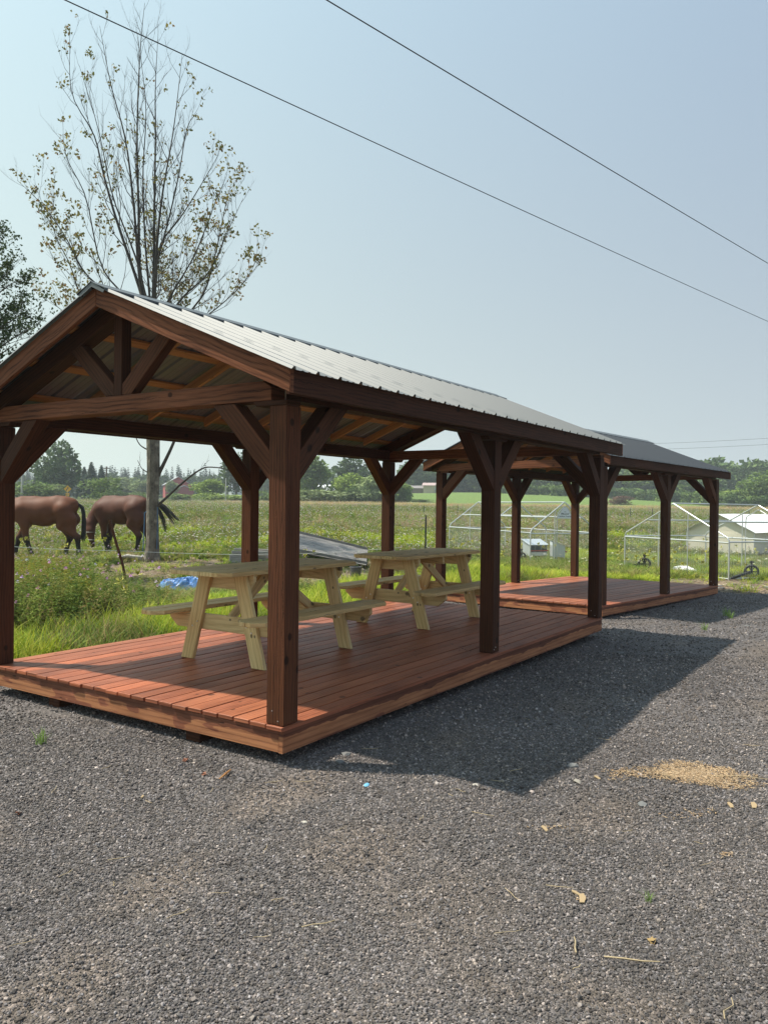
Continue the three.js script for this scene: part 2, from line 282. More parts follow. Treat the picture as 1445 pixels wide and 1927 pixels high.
    for (const d of [-1, 1]) {
      const c = W / 2, pts = [[c + d * 0.047, bm + 0.132], [c + d * 0.047, bm + 0.215], [c + d * 0.46, yAt(c + d * 0.46) - 0.004], [c + d * 0.585, yAt(c + d * 0.585) - 0.004], [c + d * 0.145, bm + 0.132]];
      slab(g, 'truss_web', st(), pts.map(([w, y]) => [z(w), y]), 'x', u + 0.016, u + 0.098, { grain: [-d, 0.95] });
      // top chord under the roof
      const wE = d < 0 ? -0.13 : W + 0.13;
      slab(g, 'top_chord', st(), [[z(wE), roofY(wE) - 0.022], [z(c), roofY(c) - 0.022], [z(c), roofY(c) - 0.165], [z(wE), roofY(wE) - 0.165]], 'x', u + 0.004, u + s - 0.004, { grain: [-d, -slope] });
    }
  }
  // common rafters and purlins of unstained lumber
  const rafters = Math.round((L - 0.3) / 0.75);
  for (let i = 1; i < rafters; i++) { const u = 0.07 + (L - s) * i / rafters; for (const d of [-1, 1]) { const c = W / 2, a = d < 0 ? 0.145 : W - 0.145; slab(g, 'rafter', pick(M.raw, r), [[z(a), roofY(a) - 0.024], [z(c - -d * 0.001), roofY(c) - 0.024], [z(c - -d * 0.001), roofY(c) - 0.115], [z(a), roofY(a) - 0.115]], 'x', u - 0.019, u + 0.019, { grain: [-d, -slope], bevel: 0.002 }); } }
  for (const d of [-1, 1]) for (const w of [0.10, 0.62, 1.14, 1.585]) { const ww = d < 0 ? w : W - w, cs = Math.cos(Math.atan(slope)); const y = roofY(ww); slab(g, 'purlin', pick(M.raw, r), [[z(ww - 0.042), roofY(ww - 0.042) - 0.004], [z(ww + 0.042), roofY(ww + 0.042) - 0.004], [z(ww + 0.042), roofY(ww + 0.042) - 0.0225], [z(ww - 0.042), roofY(ww - 0.042) - 0.0225]], 'x', -og + 0.04, L + og - 0.04, { grain: 'e', bevel: 0 }); }
  // fascia boards
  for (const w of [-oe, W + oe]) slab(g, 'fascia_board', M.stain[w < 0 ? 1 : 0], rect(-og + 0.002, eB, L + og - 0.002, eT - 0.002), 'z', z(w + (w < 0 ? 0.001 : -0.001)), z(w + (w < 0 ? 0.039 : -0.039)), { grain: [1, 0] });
  for (const [u0, u1] of [[-og, -og + 0.038], [L + og - 0.038, L + og]]) for (const d of [-1, 1]) {
    const c = W / 2, e = d < 0 ? -oe : W + oe, dr = 0.142;
    slab(g, 'gable_fascia', M.sawn[0], [[z(e), roofY(e)], [z(c + d * 0.0015), roofY(c)], [z(c + d * 0.0015), roofY(c) - dr], [z(e), roofY(e) - dr]], 'x', u0 - (u0 < 0 ? 0.001 : -0.001), u1 - (u0 < 0 ? 0.001 : -0.001), { grain: [-d, -slope] });
  }
  // ribbed metal roof
  const total = L + 2 * og + 0.07, sheets = Math.floor(total / 0.9144), u00 = -og - 0.03;
  for (const d of [-1, 1]) {
    const zE = d < 0 ? z(-oe - 0.035) : z(W + oe + 0.035), yE = eT + 0.004 - slope * 0.035, zR = z(W / 2 + d * 0.05), yR = pk + 0.004 - slope * 0.05;
    for (let i = 0; i < Math.ceil(total / 0.9144); i++) { const left = total - i * 0.9144, wd = Math.min(0.9144, Math.max(0.2286, Math.floor(left / 0.2286 + 0.3) * 0.2286)); part(g, 'roof_panel', roofSheet(u00 + i * 0.9144, wd, zE, yE, zR, yR), roofMat); }
  }
  { const h = 0.027, cw = 0.16, th = 0.003, c = W / 2, y = (w) => pk + h - Math.abs(w - c) * slope;
    const o = [[c - cw, y(c - cw) - 0.012], [c - cw, y(c - cw)], [c - 0.03, y(c - 0.03)], [c, pk + h + 0.004], [c + 0.03, y(c + 0.03)], [c + cw, y(c + cw)], [c + cw, y(c + cw) - 0.012]];
    const pts = [...o, ...o.slice().reverse().map(([w, yy]) => [w + (w < c ? th : w > c ? -th : 0), yy - th])].map(([w, yy]) => [z(w), yy]);
    slab(g, 'ridge_cap', M.cap, pts, 'x', -og - 0.045, L + og + 0.1, { bevel: 0, grain: 'e' });
    slab(g, 'ridge_closure', M.cap, [[z(c - cw + 0.012), y(c - cw) - 0.014], [z(c - 0.01), pk + h - 0.004], [z(c + 0.01), pk + h - 0.004], [z(c + cw - 0.012), y(c + cw) - 0.014], [z(c + cw - 0.03), y(c + cw) - 0.03], [z(c), pk - 0.01], [z(c - cw + 0.03), y(c - cw) - 0.03]], 'x', -og - 0.04, -og - 0.034, { bevel: 0, grain: 'e' });
  }
  return g;
}
const SCREW = new THREE.CylinderGeometry(0.0042, 0.005, 0.003, 8).rotateX(Math.PI / 2);
const pav1 = pavilion('timber_pavilion', 'open red-brown timber pavilion with pale metal roof sheltering two picnic tables', { L: 6.2, W: 3.314, um: 3.056, og: 0.182, lift: 0, roofMat: M.galv, seed: 31 });
pav1.position.set(0, 0.09, 0);
const pav2 = pavilion('timber_pavilion', 'empty red-brown timber pavilion with dark metal roof standing behind the first', { L: 5.374, W: 3.329, um: 2.627, og: 0.172, lift: 0.153, roofMat: M.charcoal, wi: 0, seed: 57 });
pav2.position.set(8.5717, -0.0667, -0.7665); pav2.rotation.order = 'YXZ'; pav2.rotation.set(-0.0093, -0.1316, -0.0093);

// ---------------------------------------------------------------- picnic tables (one built, one copied)
function picnicTable() {
  const g = thing('picnic_table', '', 'picnic table'), r = rng(5), pm = () => pick(M.pine, r);
  const TL = 0.96, y1 = 0.83, th = 0.038;
  const row = (name, z0, wd, half, y, clipA, clipB) => {   // a board lying along x with clipped corners
    const c = 0.085, z1 = z0 + wd;
    const pts = []; if (clipA) pts.push([-half + c, z0], [half - c, z0], [half, z0 + c]); else pts.push([-half, z0], [half, z0]);
    if (clipB) pts.push([half, z1 - c], [half - c, z1], [-half + c, z1], [-half, z1 - c]); else pts.push([half, z1], [-half, z1]);
    if (clipA) pts.push([-half, z0 + c]);
    slab(g, name, pm(), pts, 'y', y - th, y + rr(-0.001, 0.001, r), { grain: [1, 0], bevel: 0.004 });
  };
  for (let i = 0; i < 5; i++) row('top_board', -0.366 + i * 0.1475, 0.141, TL, y1, i === 0, i === 4);
  for (const d of [-1, 1]) { const z0 = d < 0 ? -0.735 : 0.445; for (let i = 0; i < 2; i++) row('bench_board', z0 + i * 0.1475, 0.141, TL, 0.452, i === 0, i === 1); }
  for (const x of [-0.63, 0.61]) {
    // legs (near face), then the two cross beams behind them
    for (const d of [-1, 1]) {
      const zt = d * 0.205, zb = d * 0.43, w = 0.074;
      slab(g, 'leg', pm(), [[zb - w, 0], [zb + w, 0], [zt + w, y1 - th - 0.001], [zt - w, y1 - th - 0.001]], 'x', x, x + 0.038, { grain: [zt - zb, y1] });
      for (const [a, b] of [[-0.02, 0.345], [0.028, 0.30]]) { const m = part(g, 'bolt', BOLT, M.bolt); m.position.set(x - 0.002, b, d * (0.41 - b * 0.27) + d * a); m.rotation.z = Math.PI / 2; }
    }
    slab(g, 'seat_beam', pm(), [[-0.70, 0.412], [-0.70, 0.35], [-0.60, 0.272], [0.60, 0.272], [0.70, 0.35], [0.70, 0.412]], 'x', x + 0.039, x + 0.077, { grain: [1, 0] });
    slab(g, 'top_beam', pm(), [[-0.34, y1 - th - 0.001], [-0.34, y1 - 0.10], [-0.28, y1 - th - 0.14], [0.28, y1 - th - 0.14], [0.34, y1 - 0.10], [0.34, y1 - th - 0.001]], 'x', x + 0.039, x + 0.077, { grain: [1, 0] });
  }
  slab(g, 'cleat', pm(), rect(-0.33, y1 - th - 0.09, 0.33, y1 - th - 0.001), 'x', -0.02, 0.018, { grain: [1, 0] });
  for (const d of [-1, 1]) {
    const xe = d < 0 ? -0.552 : 0.648, x0 = d * 0.022; 
    const dx = xe - x0, dy = 0.33 - (y1 - th - 0.02), l = Math.hypot(dx, dy), nx = -dy / l * 0.044, ny = dx / l * 0.044, e = d * 0.0;
    slab(g, 'diagonal_brace', pm(), [[x0 + e, y1 - th - 0.093], [x0, y1 - th - 0.002], [x0 + d * 0.05, y1 - th - 0.002], [xe - d * 0.002, 0.40], [xe - d * 0.002, 0.31]], 'z', -0.019, 0.019, { grain: [dx, dy] });
  }
  return g;
}
const BOLT = new THREE.CylinderGeometry(0.007, 0.009, 0.008, 8);
const table = picnicTable();
table.position.set(1.815, 0.2625, -1.735);
tag(table, 'pale pine picnic table nearest the front corner post of the pavilion deck', 'picnic table', 'picnic tables on the deck');
{ const t = table.clone(); t.name = numbered('picnic_table'); t.position.set(4.545, 0.2625, -1.725); t.rotation.y = -0.012; scene.add(t); tag(t, 'pale pine picnic table at the far end of the near pavilion deck', 'picnic table', 'picnic tables on the deck'); }
// ---------------------------------------------------------------- ground
const inPav = (x, z, m = 0) => { // under one of the decks
  if (x > -m && x < 6.2 + m && z < m && z > -3.314 - m) return true;
  const c = Math.cos(0.1316), s = Math.sin(0.1316), dx = x - 8.5717, dz = z + 0.7665, u = dx * c + dz * s, w = dx * s - dz * c;
  return u > -m && u < 5.374 + m && w > -m && w < 3.33 + m;
};
const yardEdgeZ = (x) => { const t = sm(6.5, 9, x); return lerp(-3.52, -4.35 + (x - 9) * 0.13, t) + (noise2(x * 1.3, 3.3, 8) - 0.5) * 0.35; };
const yardEdgeX = (z) => 14.55 + (z < 0 ? 0 : 0.72 * z * 0.6) + (noise2(z * 0.9, 9.1, 9) - 0.5) * 0.7;
const inYard = (x, z) => z > yardEdgeZ(x) && x < yardEdgeX(z);
const dirtAt = (x, z) => { // bare earth round the maple and the junk pile
  const a = Math.hypot((x - 8.3) / 3.6, (z + 9.9) / 3.1), b = Math.hypot((x - 9.6) / 3.4, (z + 11.9) / 2.0), c = Math.hypot((x - 12.2) / 2.6, (z + 7.2) / 2.0), e = Math.hypot((x - 16.3) / 2.2, (z - 0.6) / 2.6), n = (noise2(x * 0.8, z * 0.8, 21, 4) - 0.5) * 0.7;
  return 1 - sm(0.8, 1.1, Math.min(a, b, c, e) + n);
};
{
  // meadow and hill: one sheet, finer near the yard
  const ds = [], as = []; for (let d = -40; d < 40; d += 0.8) ds.push(d); for (let d = 40; d < 640; d *= 1.025) ds.push(d);
  for (let a = -1; a <= 1.0001; a += 1 / 70) as.push(a);
  const P = [], C = [], I = [], U = [], m = as.length;
  for (const d of ds) for (const a of as) {
    const s = Math.sign(a) * Math.pow(Math.abs(a), 1.25) * (Math.max(d, 0) * 0.95 + 60), [x, z] = site(d, s), y = ground(x, z) - (inYard(x, z) ? 0.03 : 0);
    P.push(x, y, z); U.push(x / 3, z / 3);
    const n = noise2(x * 0.35, z * 0.35, 33, 4), hill = sm(112, 124, d + 6 * noise2(x * 0.1, z * 0.1, 3)) * sm(-4, 6, s) * (1 - sm(240, 250, d)), dirt = d < 40 ? dirtAt(x, z) : 0, tan = sm(93, 104, d) * (1 - hill) * sm(-30, 0, s);
    let c = [lerp(0.075, 0.12, n), lerp(0.10, 0.14, n), lerp(0.030, 0.045, n)];
    c = c.map((v, k) => lerp(v, [0.33, 0.27, 0.12][k], tan)); c = c.map((v, k) => lerp(v, [0.185 + 0.04 * n, 0.315, 0.052][k], hill)); c = c.map((v, k) => lerp(v, [0.30, 0.215, 0.14][k], dirt)); C.push(...c);
  }
  for (let i = 0; i < ds.length - 1; i++) for (let k = 0; k < m - 1; k++) { const a = i * m + k, b = a + 1, c = a + m, e = c + 1; I.push(a, b, c, b, e, c); }
  const g = new THREE.BufferGeometry(); g.setAttribute('position', new THREE.Float32BufferAttribute(P, 3)); g.setAttribute('color', new THREE.Float32BufferAttribute(C, 3)); g.setAttribute('uv', new THREE.Float32BufferAttribute(U, 2)); g.setIndex(I); g.computeVertexNormals();
  const soil = tex(512, 512, (u, v) => { const n = fbm(u * 24, v * 24, 24, 24, 401, 4), q = fbm(u * 90, v * 90, 90, 90, 402, 2); const t = clamp(0.55 + 0.9 * (n - 0.5) + 0.7 * (q - 0.5), 0.1, 1); return [t, t, t]; });
  structure('meadow_ground', g, new THREE.MeshStandardMaterial({ vertexColors: true, map: soil, bumpMap: soil, bumpScale: 0.03, roughness: 1 }));
}
const dirtSpots = [[-1.40, 0.58, 0.42, 0.26], [-1.30, 2.07, 0.13, 0.30], [-0.35, 0.30, 0.7, 0.3], [1.2, 0.55, 0.6, 0.25], [-2.2, 0.9, 0.35, 0.25], [0.4, 1.9, 0.6, 0.3], [-0.7, 1.1, 0.5, 0.35], [3.5, 2.6, 1.2, 0.6], [-1.9, -0.6, 0.5, 0.3], [2.2, 3.4, 0.9, 0.5], [6.5, 2.0, 1.4, 0.5], [-1.15, 2.5, 0.16, 0.5]];
const yardDirt = (x, z) => { let a = 0; for (const [cx, cz, rx, rz] of dirtSpots) a = Math.max(a, 1 - sm(0.35, 1.1, Math.hypot((x - cx) / rx, (z - cz) / rz) + (noise2(x * 5, z * 5, 51, 3) - 0.5) * 0.9)); return Math.max(a * 0.72, sm(0.58, 0.80, noise2(x * 1.1, z * 1.1, 52, 4)) * 0.6); };
const yardY = (x, z) => ground(x, z) + 0.008 + ((noise2(x * 1.6, z * 1.6, 61, 3) - 0.5) * 0.05 + (noise2(x * 0.5 + z * 0.2, z * 0.9 - x * 0.3, 63, 2) - 0.5) * 0.05) * (inPav(x, z, 0.05) ? 0 : 1);
{
  // gravel yard
  const P = [], C = [], U = [], I = []; const xs = [], zs = [];
  for (let x = -16; x < 20;) { xs.push(x); x += x < -4 || x > 8 ? 0.3 : 0.09; } for (let z = -5.2; z < 22;) { zs.push(z); z += z > 5 ? 0.4 : 0.09; }
  const ok = [];
  for (const z of zs) for (const x of xs) {
    const q = yardDirt(x, z), n = noise2(x * 0.7, z * 0.7, 71, 4), m = noise2(x * 4, z * 4, 72, 3), k = 0.55 + 0.7 * n + 0.3 * (m - 0.5);
    P.push(x, yardY(x, z), z); U.push(x / 1.3, z / 1.3); C.push(lerp(k, k * 1.25, q), lerp(k * 0.985, k * 1.08, q), lerp(k * 0.98, k * 0.88, q)); ok.push(inYard(x, z));
  }
  const m = xs.length;
  for (let j = 0; j < zs.length - 1; j++) for (let i = 0; i < m - 1; i++) { const a = j * m + i, b = a + 1, c = a + m, d = c + 1; if (ok[a] && ok[b] && ok[c] && ok[d]) I.push(a, c, b, b, c, d); }
  const g = new THREE.BufferGeometry(); g.setAttribute('position', new THREE.Float32BufferAttribute(P, 3)); g.setAttribute('color', new THREE.Float32BufferAttribute(C, 3)); g.setAttribute('uv', new THREE.Float32BufferAttribute(U, 2)); g.setIndex(I); g.computeVertexNormals();
  // crushed stone: cells of differing greys with fines between
  const N = 1024, cells = 104, cr = rng(88), cx = [], cy = [], cv = [];
  for (let i = 0; i < cells * cells; i++) { cx.push(cr()); cy.push(cr()); cv.push(cr()); }
  const hgt = new Float32Array(N * N), idv = new Float32Array(N * N);
  for (let j = 0; j < N; j++) for (let i = 0; i < N; i++) {
    const x = i / N * cells, y = j / N * cells, xi = Math.floor(x), yi = Math.floor(y); let b1 = 9, b2 = 9, id = 0;
    for (let dy = -1; dy <= 1; dy++) for (let dx = -1; dx <= 1; dx++) { const c = ((yi + dy + cells) % cells) * cells + (xi + dx + cells) % cells, ex = xi + dx + cx[c] - x, ey = yi + dy + cy[c] - y, e = Math.hypot(ex, ey * (0.8 + 0.5 * cv[c])); if (e < b1) { b2 = b1; b1 = e; id = c; } else if (e < b2) b2 = e; }
    hgt[j * N + i] = clamp((b2 - b1) * 1.6, 0, 1) * (0.4 + 0.6 * cv[(id * 7) % cv.length]); idv[j * N + i] = cv[id];
  }
  const map = tex(N, N, (u, v, i, j) => { const t = idv[j * N + i], f = fbm(u * 200, v * 200, 200, 200, 91, 2), l = t > 0.95 ? 0.30 : t > 0.8 ? 0.22 : 0.085 + 0.09 * t, e = l * (0.75 + 0.5 * f) * 1.05; return [e * 0.98, e * 0.88, e * (0.82 + 0.06 * t)]; });
  const bump = tex(N, N, (u, v, i, j) => hgt[j * N + i], false);
  structure('gravel_yard', g, new THREE.MeshStandardMaterial({ vertexColors: true, map, bumpMap: bump, bumpScale: 0.012, roughness: 0.95 }));
}
// loose crushed stone on the yard, real chips where they can be seen one by one
function chipGeo(seed, flat) {
  const r = rng(seed), g0 = new THREE.IcosahedronGeometry(1, 0), p = g0.attributes.position, key = {};
  for (let i = 0; i < p.count; i++) { const k = [p.getX(i), p.getY(i), p.getZ(i)].map((v) => v.toFixed(3)).join(); key[k] ??= rr(0.62, 1.15, r); const f = key[k]; p.setXYZ(i, p.getX(i) * f * 1.15, p.getY(i) * f * flat, p.getZ(i) * f * 0.9); }
  g0.computeVertexNormals(); g0.deleteAttribute('uv'); return g0;
}
function scatter(name, geo, mat, list, label) {   // list of [x,y,z, sx,sy,sz, rx,ry,rz, r,g,b]
  const m = new THREE.InstancedMesh(geo, mat, list.length), q = new THREE.Quaternion(), e = new THREE.Euler(), M4 = new THREE.Matrix4(), c = new THREE.Color();
  list.forEach((a, i) => { M4.compose(V(a[0], a[1], a[2]), q.setFromEuler(e.set(a[6], a[7], a[8], 'YXZ')), V(a[3], a[4], a[5])); m.setMatrixAt(i, M4); m.setColorAt(i, c.setRGB(a[9], a[10], a[11])); });
  m.name = numbered(name); m.castShadow = m.receiveShadow = true; scene.add(m); m.userData = { kind: 'stuff', label, category: name.replace(/_/g, ' ').split(' ').slice(-1)[0] }; return m;
}
{
  const lists = [[], [], [], []], r = rng(4242);
  const place = (d, s, size) => {
    const [x, z] = site(d, s); if (!inYard(x, z)) return; if (x > 0.3 && x < 5.9 && z < -0.35 && z > -3.3) return; if (inPav(x, z, -0.5)) return;
    const q = yardDirt(x, z); if (r() < q * 0.72) return;
    const t = r(); let v = t > 0.972 ? rr(0.28, 0.46, r) : t > 0.80 ? rr(0.17, 0.29, r) : rr(0.055, 0.150, r); const w = r(), big = r(), sz = size * (0.45 + 0.75 * r() + (big > 0.96 ? 1.1 * r() : 0));
    const pt = 0.62 + 0.75 * noise2(x * 1.15, z * 1.15, 90, 3); v *= pt;
    lists[Math.floor(r() * 4)].push([x, yardY(x, z) + sz * rr(0.1, 0.45, r), z, sz, sz * rr(0.8, 1.25, r), sz, rr(-0.5, 0.5, r), r() * 6.3, rr(-0.5, 0.5, r), v * (0.97 + 0.12 * w), v * 0.88, v * (0.84 - 0.12 * w + 0.06 * r())]);
  };
  const fill = (d0, d1, dens, size) => { const w1 = 0.53 * d1 + 0.25, n = Math.round((d1 - d0) * 2 * w1 * dens); for (let i = 0; i < n; i++) { const d = rr(d0, d1, r), s = rr(-w1, w1, r); if (Math.abs(s) < 0.53 * d + 0.25) place(d, s, size); } };
  fill(2.2, 3.2, 11500, 0.0062); fill(3.2, 4.4, 9000, 0.0067); fill(4.4, 6, 5200, 0.0078); fill(6, 9, 1700, 0.0098); fill(9, 17, 330, 0.013);
  const mat = new THREE.MeshStandardMaterial({ color: 0xffffff, roughness: 0.92 });
  lists.forEach((l, i) => scatter('gravel', chipGeo(500 + i, 0.55 + 0.1 * i), mat, l, ['loose dark grey crushed stone covering the yard', 'loose grey gravel chips covering the yard', 'angular grey stone chips strewn over the yard', 'rounded grey gravel covering the driveway yard'][i]));
}
// ---------------------------------------------------------------- grass, weeds and flowers (uncountable ground cover)
const leafGrass = new THREE.MeshPhysicalMaterial({ color: 0xffffff, roughness: 0.8, transmission: 0.42, thickness: 0, side: THREE.DoubleSide, specularIntensity: 0.2 });
function bladeInto(P, x, z, h, lean, az, w, bend) { // a bent ribbon, three segments
  const c = Math.cos(az), s = Math.sin(az), N = 3, L = [];
  for (let i = 0; i <= N; i++) { const t = i / N, o = lean * h * (t * (1 - bend) + bend * t * t * 1.6), y = h * (t - 0.25 * bend * t * t), ww = w * (1 - 0.85 * t * t) * (i === N ? 0.1 : 1); L.push([[x + c * o - s * ww, y, z + s * o + c * ww], [x + c * o + s * ww, y, z + s * o - c * ww]]); }
  for (let i = 0; i < N; i++) { const [a, b] = L[i], [d, e] = L[i + 1]; P.push(...a, ...b, ...d, ...b, ...e, ...d); }
}
function leafInto(P, p, dir, len, wd, droop = 0.3) { // a small pointed leaf: two quads folded at the rib
  const t = dir.clone().normalize(), side = Math.abs(t.y) > 0.9 ? V(1, 0, 0).cross(t).normalize() : V(0, 1, 0).cross(t).normalize(), m = p.clone().addScaledVector(t, len * 0.5), e = p.clone().addScaledVector(t, len).add(V(0, -droop * len, 0));
  const a = m.clone().addScaledVector(side, wd), b = m.clone().addScaledVector(side, -wd); 
  P.push(p.x, p.y, p.z, a.x, a.y, a.z, e.x, e.y, e.z, p.x, p.y, p.z, e.x, e.y, e.z, b.x, b.y, b.z);
}
const fromP = (P) => { const g = new THREE.BufferGeometry(); g.setAttribute('position', new THREE.Float32BufferAttribute(P, 3)); g.computeVertexNormals(); return g; };
function grassClump(seed, n, h0, h1, spread, w) { const r = rng(seed), P = []; for (let i = 0; i < n; i++) bladeInto(P, rr(-spread, spread, r), rr(-spread, spread, r), rr(h0, h1, r), rr(0.15, 0.75, r), r() * 6.3, w * rr(0.7, 1.2, r), rr(0.2, 0.9, r)); return fromP(P); }
function weed(seed, stems, h, leaves, len) {
  const r = rng(seed), P = [];
  for (let k = 0; k < stems; k++) {
    const az = r() * 6.3, ln = rr(0.02, 0.3, r), hh = h * rr(0.65, 1.05, r), x0 = rr(-0.1, 0.1, r), z0 = rr(-0.1, 0.1, r);
    const pt = (t) => V(x0 + Math.cos(az) * ln * t * hh, hh * t, z0 + Math.sin(az) * ln * t * hh);
    for (let q = 0; q < 3; q++) { const a = pt(q / 3), b = pt((q + 1) / 3), w = 0.0035 * (1 - q * 0.25); P.push(a.x - w, a.y, a.z, a.x + w, a.y, a.z, b.x, b.y, b.z, a.x, a.y, a.z - w, a.x, a.y, a.z + w, b.x, b.y, b.z); }
    for (let i = 0; i < leaves; i++) { const t = rr(0.08, 1, r), a = r() * 6.3, l = len * (1.15 - 0.7 * t) * rr(0.7, 1.3, r); leafInto(P, pt(t), V(Math.cos(a), rr(0.1, 0.9, r), Math.sin(a)), l, l * rr(0.13, 0.22, r), rr(0.1, 0.5, r)); }
  }
  return fromP(P);
}
function flowerHead(seed, n, rad) { const r = rng(seed), P = []; for (let i = 0; i < n; i++) { const a = r() * 6.3, b = rr(-0.3, 1.2, r), d = V(Math.cos(a) * Math.cos(b), Math.sin(b), Math.sin(a) * Math.cos(b)); leafInto(P, d.clone().multiplyScalar(rad * 0.2), d, rad, rad * 0.22, 0); } return fromP(P); }
const greens = (r, k = 0) => { // colour of one plant: [r,g,b]
  const t = r(), v = rr(0.75, 1.2, r);
  const pal = [[[0.33, 0.43, 0.035], [0.43, 0.49, 0.045], [0.23, 0.34, 0.03], [0.50, 0.50, 0.08]], [[0.16, 0.24, 0.045], [0.22, 0.28, 0.05], [0.12, 0.20, 0.035], [0.29, 0.30, 0.08], [0.33, 0.26, 0.11]], [[0.18, 0.235, 0.062], [0.23, 0.255, 0.08], [0.16, 0.225, 0.05], [0.31, 0.25, 0.13], [0.29, 0.225, 0.155]]][k];
  const c = pal[Math.floor(t * pal.length)]; return c.map((x) => x * v * (k === 2 ? 1.38 : 1));
};
{
  const r = rng(9001), A = [[], [], []], B = [[], [], []], Cc = [[], [], []], T = [[], []], F = { pink: [], white: [], yellow: [], rod: [] }, low = [[], []];
  const put = (L, x, z, sc, hs, col, tilt = 0.12) => L.push([x, ground(x, z) - 0.015, z, sc, sc * hs, sc, rr(-tilt, tilt, r), r() * 6.3, rr(-tilt, tilt, r), ...col]);
  const edge = (x, z) => Math.max(yardEdgeZ(x) - z, x - yardEdgeX(z));    // metres beyond the yard
  const visit = (n, d0, d1, fn) => { for (let i = 0; i < n; i++) { const d = Math.sqrt(lerp(d0 * d0, d1 * d1, r())), s = rr(-1, 1, r) * (0.53 * d + 1.2), [x, z] = site(d, s); if (inYard(x, z) || inPav(x, z, 0.04)) continue; fn(x, z, d, s, edge(x, z), dirtAt(x, z)); } };
  const tall = (x, z) => sm(1.15, 2.4, yardEdgeZ(x) - z + (noise2(x, z, 44) - 0.5) * 1.4) * (1 - sm(-0.34, -0.24, inv(x, z)[1] / inv(x, z)[0])) * (1 - sm(12.8, 14.2, inv(x, z)[0])) ;  // the rank weeds left of the maple
  // near bright grass
  visit(30000, 6.5, 24, (x, z, d, s, e, dirt) => {
    if (r() < dirt * 0.93) return; const tl = tall(x, z); if (tl > 0.5 && r() < 0.75) return;
    const grazed = sm(13.5, 16, x) * sm(-9, -5, z), k = Math.floor(r() * 3), near = sm(0.0, 0.35, e);
    const hs = lerp(lerp(0.35, rr(0.65, 1.15, r), near), 0.42, grazed); if (grazed && r() < 0.35) return;
    const open = sm(1.3, 2.2, e), hh = hs * lerp(1, 0.42, open * (1 - grazed)); put(A[k], x, z, rr(0.8, 1.25, r), hh, greens(r, noise2(x * 0.5, z * 0.5, 12) > lerp(0.34, 0.50, open) ? 0 : 1));
  });
  // rank weeds on the left
  visit(21000, 8, 19, (x, z, d, s, e, dirt) => { const t = tall(x, z); if (r() > t || r() < dirt) return; const v = noise2(x * 0.9, z * 0.9, 15); put(B[Math.floor(r() * 3)], x, z, rr(0.75, 1.1, r), rr(0.6, 1.08, r) * lerp(1, 0.55, sm(-0.40, -0.30, s / d)), v > 0.56 ? [0.30, 0.31, 0.055].map((c) => c * rr(0.8, 1.15, r)) : greens(r, 1)); if (r() < 0.10) F.pink.push([x, ground(x, z) + rr(0.45, 0.80, r), z, 1, 1, 1, rr(-0.4, 0.4, r), r() * 6, 0, ...(r() < 0.8 ? [0.55, 0.30, 0.50] : [0.62, 0.52, 0.58]).map((c) => c * rr(0.8, 1.2, r))]); });
  // weeds among the grass up to the maple and the far side of the decks
  visit(9000, 10, 30, (x, z, d, s, e, dirt) => { if (r() < dirt * 0.96 || e < 1.1 || (d < 16 && s / d > -0.34 && s / d < -0.12) || tall(x, z) > 0.6) return; const v = noise2(x * 0.5, z * 0.5, 17); if (x > 13 && z > -7.5) return; if (v < 0.42 && r() < 0.7) return; put(B[Math.floor(r() * 3)], x, z, rr(0.6, 1.0, r), rr(0.22, 0.5, r), v > 0.64 ? greens(r, 0) : greens(r, 1)); });
  // the meadow
  visit(46000, 17, 46, (x, z, d, s, e, dirt) => { if (r() < dirt * 0.97 || e < 2.2) return; if (x > 13.5 && z > -8 && x < 27) { put(A[Math.floor(r() * 3)], x, z, rr(0.9, 1.4, r), rr(0.35, 0.6, r), greens(r, noise2(x * 0.4, z * 0.4, 14) > 0.55 ? 0 : 1)); return; } const v = noise2(x * 0.22, z * 0.22, 19), k = v > 0.72 ? 0 : v + (r() - 0.5) * 0.25 > 0.5 ? 1 : 2; put(Cc[Math.floor(r() * 3)], x, z, rr(0.55, 0.95, r), rr(0.65, 1.0, r) * (0.62 + 0.38 * sm(22, 36, d)), greens(r, k)); if (d > 25 && r() < 0.06) F.white.push([x, ground(x, z) + rr(0.25, 0.45, r), z, 1, 0.45, 1, 0, r() * 6, 0, ...[0.72, 0.72, 0.62]]); else if (r() < 0.13) F.pink.push([x, ground(x, z) + rr(0.22, 0.45, r), z, 1.2, 1.2, 1.2, 0, r() * 6, 0, 0.46, 0.36, 0.44]); });
  visit(70000, 42, 116, (x, z, d, s) => { const v = noise2(x * 0.10, z * 0.10, 23), k = v > 0.56 ? 1 : 2, far = sm(92, 106, d) * sm(-34, -8, s); if (d > 112 && s > -2) return; put(far > r() ? T[r() < 0.5 ? 0 : 1] : Cc[Math.floor(r() * 3)], x, z, rr(1.0, 1.6, r), rr(0.6, 0.95, r), far > 0.4 ? [0.50, 0.40, 0.19].map((c) => c * rr(0.75, 1.2, r)) : greens(r, k)); if (r() < 0.05) F.white.push([x, ground(x, z) + rr(0.5, 0.8, r), z, 1.8, 0.7, 1.8, 0, r() * 6, 0, 0.62, 0.60, 0.54]); else if (r() < 0.16) F.pink.push([x, ground(x, z) + rr(0.5, 0.8, r), z, 2, 1.6, 2, 0, r() * 6, 0, 0.40, 0.33, 0.36]); });
